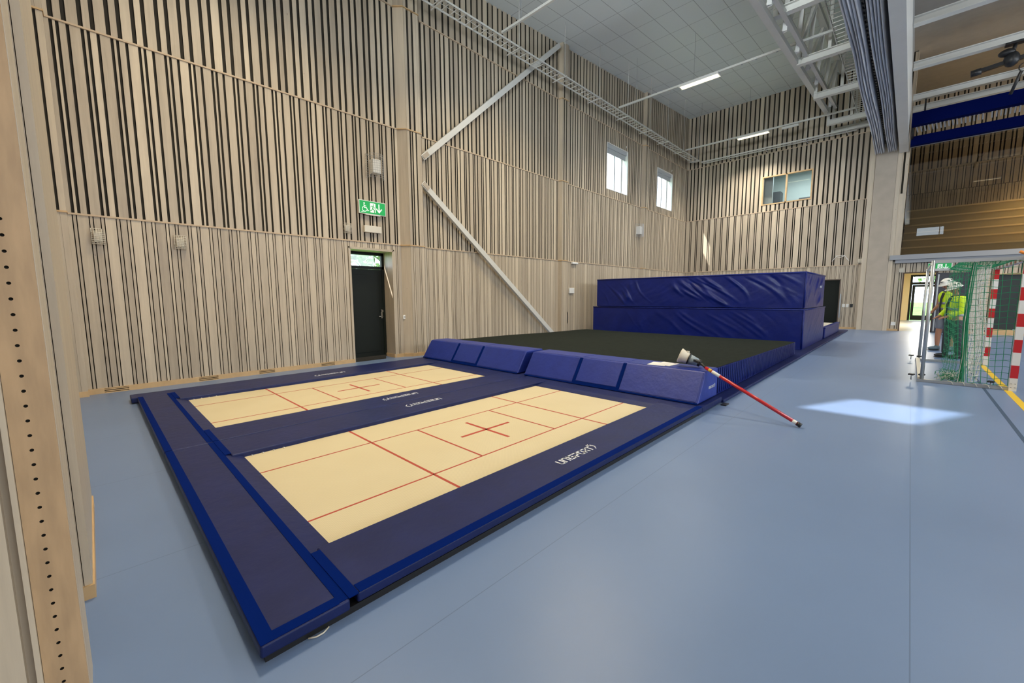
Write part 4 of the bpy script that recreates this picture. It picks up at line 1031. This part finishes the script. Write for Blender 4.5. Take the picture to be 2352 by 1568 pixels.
for k in range(74):
    y = .28-k*.098
    if k % 18 == 17: continue
    m.bar((20.95, y, 7.45), (21.62, y-.05, 7.40), .035, .02)
f.fix(build_split(m, 'grille_slat', mat('pale_slat', (.5, .5, .48), .5), t)); m = MB(); m.bar((21.3, -2.2, 7.6), (20.8, -2.35, 8.6), .05, .05); m.bar((21.3, .1, 7.6), (21.3, .1, 8.41), .05, .05); f.fix(m.build('suspension_arm', BLACK, t))
t = thing('basket_hoist', 'black motor hoist hanging from a white beam at the upper right', 'hoist', (18.4, -1.7, 8.2)); f = Loc(t.location)
m = MB(); m.bar((18.4, -.85, 7.86), (18.4, -2.2, 8.02), .10, .10); m.tube([(18.4, -.80, 7.85), (18.4, -1.0, 7.87)], .09, 12); f.fix(m.build('arm', BLACK, t))
m = MB(); m.ball((18.4, -1.55, 7.98), (.16, .16, .20)); m.ball((18.4, -1.45, 8.18), (.13, .17, .10)); m.tube([(18.4, -1.55, 8.1), (18.4, -1.6, 8.42)], .04, 8); m.box(18.3, 18.5, -1.75, -1.4, 8.36, 8.41); f.fix(m.build('motor', BLACK, t))
m = MB(); m.tube([(18.4+.0, -1.8+.10*math.cos(a), 7.7+.11*math.sin(a)) for a in [k*math.pi/6 for k in range(13)]], .012, 6); m.tube([(18.4, -1.75, 7.6), (18.6, -1.62, 7.1)], .035, 8); f.fix(m.build('cable_loop', BLACK, t))

# ---------------------------------------------------------------- handball goal
t = thing('handball_goal', 'red and white handball goal with green and white nets at the right', 'goal', (9.9, -1.2, 0)); f = Loc(t.location)
XN, XF, YF, YR = 9.90, 13.08, -1.24, -.24
def post(x, y):
    m = MB()
    for k in range(10): m.box(x-.04, x+.04, y-.04, y+.04, .2*k, .2*(k+1), k % 2)
    m.box(x-.04, x+.04, y-.04, y+.04, 2.0, 2.08, 1)
    o = f.fix(m.build('goal_post', [WHITE, RED], t)); return o
p1 = post(XN, YF); p2 = post(XF, YF)
m = MB(); m.box(XN-.042, XN-.04, YF-.035, YF+.035, 1.86, 1.97); f.fix(m.build('warning_sticker', YEL, p1))
m = MB()
for (a, b) in ((.02, .05), (.02, .11), (-.02, .05), (-.02, .11)): m.box(XN-.0425, XN-.04, YF+a-.008, YF+a+.008, b, b+.006)
f.fix(m.build('bolt_heads', BLACK, p1))
m = MB(); n = 16
for k in range(n-1): a = XN+.04+(XF-XN-.08)*k/(n-1); m.box(a, a+(XF-XN-.08)/(n-1), YF-.04, YF+.04, 2.0, 2.08, k % 2)
f.fix(m.build('crossbar', [WHITE, RED], t))
m = MB(); m.tube([(XN-.03, YF+.02, 2.09), (XN-.03, YF+.1, 2.14)], .02, 8); f.fix(m.build('orange_clip', mat('orange', (.8, .25, .03), .5), t))
for x in (XN, XF):
    m = MB(); m.bar((x, YF+.04, 2.04), (x, YR, 2.04), .04, .05); f.fix(m.build('top_depth_bar', GSTEEL, t))
    m = MB(); m.tube([(x, YR, .03), (x, YR, 2.06)], .026, 10); f.fix(m.build('rear_upright', GSTEEL, t))
    m = MB(); m.box(x-.03, x+.03, YF+.04, YR+.06, .004, .05); f.fix(m.build('base_side_bar', GSTEEL, t))
m = MB(); m.box(XN+.03, XF-.03, YR-.01, YR+.05, .02, .075); f.fix(m.build('rear_floor_bar', CREAM, t))
m = MB(); m.bar((XN, YR, 2.04), (XF, YR, 2.04), .035, .035); f.fix(m.build('rear_top_bar', CREAM, t))
for (x, y) in ((XN+.02, YR+.13), (XN+.10, YR-.0), (XF-.02, YR+.13), (XF-.12, YR), (XN, YF+.22)):
    m = MB(); m.tube([(x, y, .02), (x, y, .10)], .008, 6, 0); m.tube([(x, y, .10), (x, y, .125)], .028, 10, 1)
    for k in range(4): a = k*math.pi/2+.5; m.ball((x+.035*math.cos(a), y+.035*math.sin(a), .112), .016, 1, 8, 5)
    f.fix(m.build('anchor_knob', [GSTEEL, BLACK], t))
# nets, knotted strands with real thickness
def net(P, nu, nv, r, mt, name, diag=False):
    m = MB(); S = 3
    for i in range(nu+1): m.tube([P(i/nu, j/(nv*S)) for j in range(nv*S+1)], r, 4, 0, False)
    for j in range(nv+1): m.tube([P(i/(nu*S), j/nv) for i in range(nu*S+1)], r, 4, 0, False)
    return f.fix(m.build(name, mt, t))
def sag(x, u, v): return .018*math.sin(u*22)*math.sin(v*25)
net(lambda u, v: (XN+.0+.03*math.sin(v*3)+sag(0, u, v), YF+.05+u*(.56-.14*v), 2.0-v*1.93+.008*math.sin(u*12)), 6, 20, .0035, NETG, 'side_net')
net(lambda u, v: (XF+.0+.03*math.sin(v*3), YF+.05+u*(.56-.14*v), 2.0-v*1.93+.02*math.sin(u*25)), 6, 20, .003, NETG, 'side_net')
net(lambda u, v: (XN+.05+u*(XF-XN-.1), YF+.63+.03*math.sin(u*40)+.03*math.sin(v*5)+(.12*max(0, v-.8)), 2.02-v*1.98), 12, 15, .0024, NETG, 'back_net')
net(lambda u, v: (XN+.12+u*(XF-XN-.3), YF+.37+.05*math.sin(u*33+1)+.03*math.sin(v*7)-.10*u, 1.98-v*1.93), 22, 20, .0042, NETW, 'inner_curtain_net')
net(lambda u, v: (XN+u*(XF-XN), YF+.06+v*.62, 2.04-.03*math.sin(v*3.1)-.05*math.sin(v*3.1)*abs(math.sin(u*9))), 30, 6, .0035, NETG, 'top_net')
m = MB()
rr = random.Random(3)
for k in range(26):   # hanging gathered strands near the camera side
    y = YF+.545+rr.uniform(-.02, .03); x = XN+.03+rr.uniform(0, .12); zb = rr.uniform(.02, .10); o1 = rr.uniform(-.02, .02)
    m.tube([(x, y-.02, 2.0), (x+o1, y+.01*math.sin(k), 1.5), (x-o1, y+.01*math.cos(k), 1.0), (x+o1, y-.01, .5), (x, y-.02+rr.uniform(-.03, .04), zb)], .0035 if k % 3 else .0055, 4, 0 if k % 5 else 1, False)
f.fix(m.build('gathered_net', [NETG, NETW], t))
m = MB()
for k in range(60):
    a = rr.uniform(0, 6.28); x = XN+.1+rr.uniform(0, .9); y = YF+.58+rr.uniform(-.05, .18); pts = [(x+rr.uniform(-.1, .1), y+rr.uniform(-.08, .08), rr.uniform(.01, .16)) for _ in range(5)]
    m.tube(pts, .0038, 4, k % 2, False)
f.fix(m.build('net_heap', [NETW, NETG], t))
m = MB()
for k in range(5):
    y = YF+.10+.11*k*1.2; m.tube([(XN-.045, y, .008), (XN-.036, y+.02, .056), (XN+.036, y+.06, .056)], .006, 5)
f.fix(build_split(m, 'lacing', NETW, t))

# ---------------------------------------------------------------- people
def eval_skin(verts, edges, radii, root, sub=2):
    me = bpy.data.meshes.new('tmp'); me.from_pydata(verts, edges, []); me.update()
    o = bpy.data.objects.new('tmp', me); COL.objects.link(o)
    md = o.modifiers.new('s', 'SKIN'); md.use_smooth_shade = True
    sv = me.skin_vertices[0].data
    for i, r in enumerate(radii): sv[i].radius = (r, r) if not isinstance(r, tuple) else r
    sv[root].use_root = True
    ss = o.modifiers.new('sub', 'SUBSURF'); ss.levels = sub; ss.render_levels = sub
    dg = bpy.context.evaluated_depsgraph_get(); dg.update()
    e = o.evaluated_get(dg).to_mesh(); vs = [tuple(v.co) for v in e.vertices]; fs = [tuple(p.vertices) for p in e.polygons]
    o.evaluated_get(dg).to_mesh_clear(); bpy.data.objects.remove(o); bpy.data.meshes.remove(me)
    return vs, fs
def chain_skin(spec, root=0, sub=2):
    """spec: dict name -> (pos, radius, parentname)"""
    names = list(spec); idx = {n: i for i, n in enumerate(names)}
    return eval_skin([spec[n][0] for n in names], [(idx[spec[n][2]], idx[n]) for n in names if spec[n][2]], [spec[n][1] for n in names], root, sub)
def person(base, rz, H, label, style):
    t = thing('person', label, 'person', base, 'two workers in yellow high-visibility wear', rz)
    s = H/1.80
    V = lambda x, y, z: (x*s, y*s, z*s)   # facing +y
    J = {'pelvis': (V(0, 0, .95), .125*s, None), 'waist': (V(0, 0, 1.08), .115*s, 'pelvis'), 'chest': (V(0, .01, 1.27), (.155*s, .115*s), 'waist'), 'uchest': (V(0, .01, 1.40), (.15*s, .10*s), 'chest'),
         'neck': (V(0, .01, 1.50), .055*s, 'uchest'), 'head0': (V(0, .035, 1.58), .06*s, 'neck')}
    fw = .10 if style == 'jacket' else .06
    for sd_, nm in ((-1, 'l'), (1, 'r')):
        fy = .07 if sd_ > 0 else -.06
        J['hip'+nm] = (V(.095*sd_, 0, .90), .095*s, 'pelvis'); J['knee'+nm] = (V(.10*sd_, fy*.6+.01, .50), .058*s, 'hip'+nm); J['calf'+nm] = (V(.10*sd_, fy-.01, .33), .056*s, 'knee'+nm)
        J['ank'+nm] = (V(.105*sd_, fy-.02, .09), .038*s, 'calf'+nm); J['toe'+nm] = (V(.115*sd_, fy+.13, .035), .034*s, 'ank'+nm)
        J['sh'+nm] = (V(.19*sd_, 0, 1.43), .062*s, 'uchest')
        if style == 'jacket':
            J['elb'+nm] = (V(.25*sd_, .02, 1.14), .042*s, 'sh'+nm); J['wr'+nm] = (V(.12*sd_, .23, 1.00), .028*s, 'elb'+nm); hd = Vector((-.25*sd_, .9, -.30)).normalized()
        else:
            J['elb'+nm] = (V(.26*sd_, -.02, 1.14), .042*s, 'sh'+nm); J['wr'+nm] = (V(.20*sd_, .17, .98), .028*s, 'elb'+nm); hd = Vector((-.2*sd_, .7, -.55)).normalized()
        wp = Vector(J['wr'+nm][0]); J['palm'+nm] = (tuple(wp+hd*.06*s), (.036*s, .02*s), 'wr'+nm)
        side = hd.cross(Vector((sd_*.3, 0, 1))).normalized(); pp = wp+hd*.08*s
        for q, ln_ in enumerate((.070, .080, .075, .058)):
            a = pp+side*(q-1.5)*.019*s; b = a+hd*ln_*.5*s; c3 = b+(hd*.6+Vector((0, 0, -.7))).normalized()*ln_*.5*s
            J['f%d%s' % (q, nm)] = (tuple(a+hd*.012*s), .0095*s, 'palm'+nm); J['g%d%s' % (q, nm)] = (tuple(b), .0088*s, 'f%d%s' % (q, nm)); J['h%d%s' % (q, nm)] = (tuple(c3), .0078*s, 'g%d%s' % (q, nm))
        a = wp+hd*.03*s-side*.03*s; J['t0'+nm] = (tuple(a), .011*s, 'palm'+nm); J['t1'+nm] = (tuple(a+(hd*.6-side*.6).normalized()*.05*s), .0095*s, 't0'+nm)
    vs, fs = chain_skin(J, 0, 2)
    mb = MB(); mb.add(vs, fs, 0, .5, True)
    tilt = Matrix.Rotation(math.radians(-22), 3, 'X'); hc = Vector(V(0, .055, 1.665))
    def hshape(p):
        q = p.copy()
        if q.z < 0: q.x *= 1+.25*q.z/(.12*s)*1.0; q.y *= 1+.10*q.z/(.12*s)
        return q
    mb.ball(hc, (.076*s, .098*s, .118*s), 0, 20, 14, tilt, hshape)
    HP = lambda x, y, z: tuple(hc+tilt @ Vector((x*s, y*s, z*s)))
    mb.tube([HP(0, .088, .015), HP(0, .118, -.022), HP(0, .092, -.032)], [.010*s, .016*s, .012*s], 8)
    for sx_ in (-1, 1):
        mb.ball(HP(.078*sx_, -.005, -.01), (.012*s, .022*s, .032*s), 0, 8, 6, tilt)
        mb.ball(HP(.03*sx_, .086, .012), .011*s, 1, 8, 6); mb.ball(HP(.03*sx_, .094, .012), .006*s, 2, 8, 6)
        mb.tube([HP(.012*sx_, .094, .034), HP(.05*sx_, .082, .036)], .005*s, 5, 2)
    mb.tube([HP(-.025, .084, -.062), HP(0, .092, -.060), HP(.025, .084, -.062)], .006*s, 6, 3)
    mb.build('body', [SKIN, WHITE, BLACK, mat('lips', (.35, .11, .09), .5)], t)
    # hair
    mb = MB(); mb.ball(HP(0, -.012, .012), (.083*s, .098*s, .112*s), 0, 16, 10, tilt, lambda p: p if p.y < .02*s or p.z > .06*s else Vector((p.x*.8, .02*s, p.z))); mb.build('hair', mat('dark_hair', (.03, .02, .015), .7), t)
    # helmet with brim and vents
    mb = MB(); n, k2 = 24, 7; vs = []; fs = []
    for i in range(k2+1):
        a = math.pi/2*i/k2
        for k in range(n):
            b = 2*math.pi*k/n; rr_ = math.sin(a); vs.append(HP(.112*rr_*math.cos(b), -.005+.136*rr_*math.sin(b), .035+.125*math.cos(a)))
    for k in range(n):
        b = 2*math.pi*k/n; e = 1.13+.28*max(0, math.sin(b)); vs.append(HP(.112*e*math.cos(b), -.005+.136*e*math.sin(b), .030-.012*max(0, math.sin(b))))
    fs = [(i*n+k, (i+1)*n+k, (i+1)*n+(k+1) % n, i*n+(k+1) % n) for i in range(k2+1) for k in range(n)]
    mb.add(vs, fs, 0, .5, True); hm = mb.build('helmet', mat('white_helmet', (.85, .84, .78), .3), t)
    md = hm.modifiers.new('t', 'SOLIDIFY'); md.thickness = .005
    mb = MB()
    for sx_ in (-1, 1):
        for q in range(2): mb.tube([HP(.066*sx_, .04-.07*q, .137-.01*q), HP(.092*sx_, .02-.07*q, .118-.01*q), HP(.108*sx_, .0-.07*q, .085-.01*q)], [.003*s, .011*s, .003*s], 6)
    mb.tube([HP(-.05, .105, .112), HP(0, .122, .104), HP(.05, .105, .112)], [.003, .012*s, .003], 6); mb.build('helmet_vents', BLACK, hm)
    # legs wear
    def leg(nm, sd_, top, bot, g):
        hp, kn, ca, an = [Vector(J[a+nm][0]) for a in ('hip', 'knee', 'calf', 'ank')]
        return hp, kn, ca, an
    tr = {'p': (V(0, 0, .97), .142*s, None), 'w': (V(0, 0, 1.05), .135*s, 'p')}
    for nm, sd_ in (('l', -1), ('r', 1)):
        hp, kn, ca, an = leg(nm, sd_, 0, 0, 0)
        tr['h'+nm] = (tuple(hp), .118*s, 'p')
        if style == 'jacket':
            tr['k'+nm] = (tuple(kn), .080*s, 'h'+nm); tr['c'+nm] = (tuple(ca), .074*s, 'k'+nm); tr['a'+nm] = (tuple(an+Vector((0, 0, -.02))), .068*s, 'c'+nm)
        else:
            mid = hp.lerp(kn, .55); tr['k'+nm] = (tuple(mid), .098*s, 'h'+nm); tr['e'+nm] = (tuple(hp.lerp(kn, .95)), .088*s, 'k'+nm)
    vs, fs = chain_skin(tr, 0, 2); mb = MB(); mb.add(vs, fs, 0, .5, True); mb.build('trousers' if style == 'jacket' else 'shorts', TROU if style == 'jacket' else SHORT, t)
    for nm in 'lr':
        an, to = Vector(J['ank'+nm][0]), Vector(J['toe'+nm][0]); mb = MB()
        m0 = an.lerp(to, .45); ang = math.atan2(-(to-an).x, (to-an).y); R3 = Matrix.Rotation(ang, 3, 'Z')
        mb.ball((m0.x, m0.y, .055*s), (.052*s, .145*s, .052*s), 0, 16, 8, R3, lambda p: Vector((p.x, p.y, p.z if p.z > 0 else p.z*.75)))
        mb.ball((an.x, an.y, .09*s), (.05*s, .06*s, .055*s), 0, 12, 8)
        mb.ball((m0.x, m0.y, .018*s), (.054*s, .150*s, .018*s), 1, 16, 6, R3)
        mb.build('shoe', [BLACK if style == 'jacket' else SHOE, BLACK], t)
    # upper clothing
    up = {'b': (V(0, .0, .86 if style == 'jacket' else .98), .150*s, None), 'w': (V(0, 0, 1.08), .148*s, 'b'), 'c': (V(0, .01, 1.27), (.175*s, .150*s), 'w'), 'u': (V(0, .01, 1.40), (.165*s, .125*s), 'c'), 'n': (V(0, .01, 1.49), .085*s, 'u')}
    mb = MB()
    for nm, sd_ in (('l', -1), ('r', 1)):
        up['s'+nm] = (J['sh'+nm][0], .082*s, 'u')
        if style == 'jacket':
            up['e'+nm] = (J['elb'+nm][0], .066*s, 's'+nm); wv = Vector(J['wr'+nm][0]); ev = Vector(J['elb'+nm][0]); up['w'+nm] = (tuple(ev.lerp(wv, .92)), .052*s, 'e'+nm)
    vs, fs = chain_skin(up, 0, 2); mb.add(vs, fs, 0, .5, True); jk = mb.build('jacket' if style == 'jacket' else 'safety_vest', HIVIS, t)
    bands = (1.18, 1.04) if style == 'jacket' else (1.20, 1.06)
    for zb_ in bands:
        mb = MB(); n = 28; vs = []
        for q in (-.028, .028):
            for k in range(n): a = 2*math.pi*k/n; vs.append(V(.166*math.cos(a), .006+.162*math.sin(a), zb_+q))
        mb.add(vs, [(k, (k+1) % n, (k+1) % n+n, k+n) for k in range(n)], 0, .5, True); o = mb.build('reflective_band', REFL, jk)
        md = o.modifiers.new('shrink', 'SHRINKWRAP'); md.target = jk; md.wrap_method = 'PROJECT'; md.use_negative_direction = True; md.use_positive_direction = True; md.offset = .004
        md.wrap_method = 'NEAREST_SURFACEPOINT'; md.wrap_mode = 'OUTSIDE_SURFACE'; s2 = o.modifiers.new('t', 'SOLIDIFY'); s2.thickness = .004; s2.offset = 1
    mb = MB(); mb.tube([V(-.01, .158, .90), V(0, .172, 1.10), V(0, .165, 1.30), V(0, .115, 1.45)], [.014*s, .016*s, .02*s, .03*s], 8); mb.tube([V(-.07, .0, 1.50), V(0, -.07, 1.51), V(.07, .0, 1.50), V(.02, .08, 1.47), V(-.02, .08, 1.47), V(-.07, 0, 1.50)], .028*s, 8); mb.build('dark_collar_and_zip', DARKJ, jk)
    return t
person((14.06, -.78, 0), math.radians(28), 1.76, 'worker in yellow reflective jacket, dark trousers and white helmet, standing behind the goal net', 'jacket')
person((15.76, -.72, 0), math.radians(40), 1.90, 'worker in yellow vest, grey shorts and white helmet, standing behind the other worker', 'vest')

# ---------------------------------------------------------------- outside
m = MB(); m.box(33.5, 120, -60, 60, -.25, -.15); m.box(-30, 60, W+1.0, 60, -.25, -.15); tag(m.build('lawn', GRASS), 'bright green lawn seen through the glass doors', 'lawn'); bpy.data.objects['lawn']['kind'] = 'structure'
import mathutils.noise as mn
def tree(x, y, h, label):
    t = thing('tree', label, 'tree', (x, y, -.15), 'trees outside the building')
    m = MB(); m.tube([(0, 0, 0), (.1, 0, h*.45), (0, .1, h*.8)], [.22, .15, .06], 8); m.build('trunk', BARK, t)
    m = MB(); rr = random.Random(int(x*10+y))
    for k in range(900):
        a, b = rr.uniform(0, 6.28), math.acos(rr.uniform(-1, 1)); R = h*.36*rr.uniform(.5, 1)**.5
        c = Vector((R*math.sin(b)*math.cos(a), R*math.sin(b)*math.sin(a), h*.62+R*1.1*math.cos(b))); s = rr.uniform(.10, .28)
        u = Vector((rr.uniform(-1, 1), rr.uniform(-1, 1), rr.uniform(-1, 1))).normalized(); v = u.orthogonal().normalized()
        m.add([c-u*s, c+v*s*.6, c+u*s, c-v*s*.6], [(0, 1, 2, 3)])
    m.build('crown', LEAF, t)
tree(7.2, 18, 6.5, 'left leafy tree outside the transom of the dark door'); tree(13.0, 22, 8, 'right leafy tree outside the transom of the dark door')
tree(60, -2.6, 8, 'leafy tree beyond the lawn, seen through the glazed door'); tree(66, 3.6, 8, 'tall tree beyond the lawn, left in the glazed door'); tree(66, -9, 8, 'tree beyond the lawn, right in the glazed door')
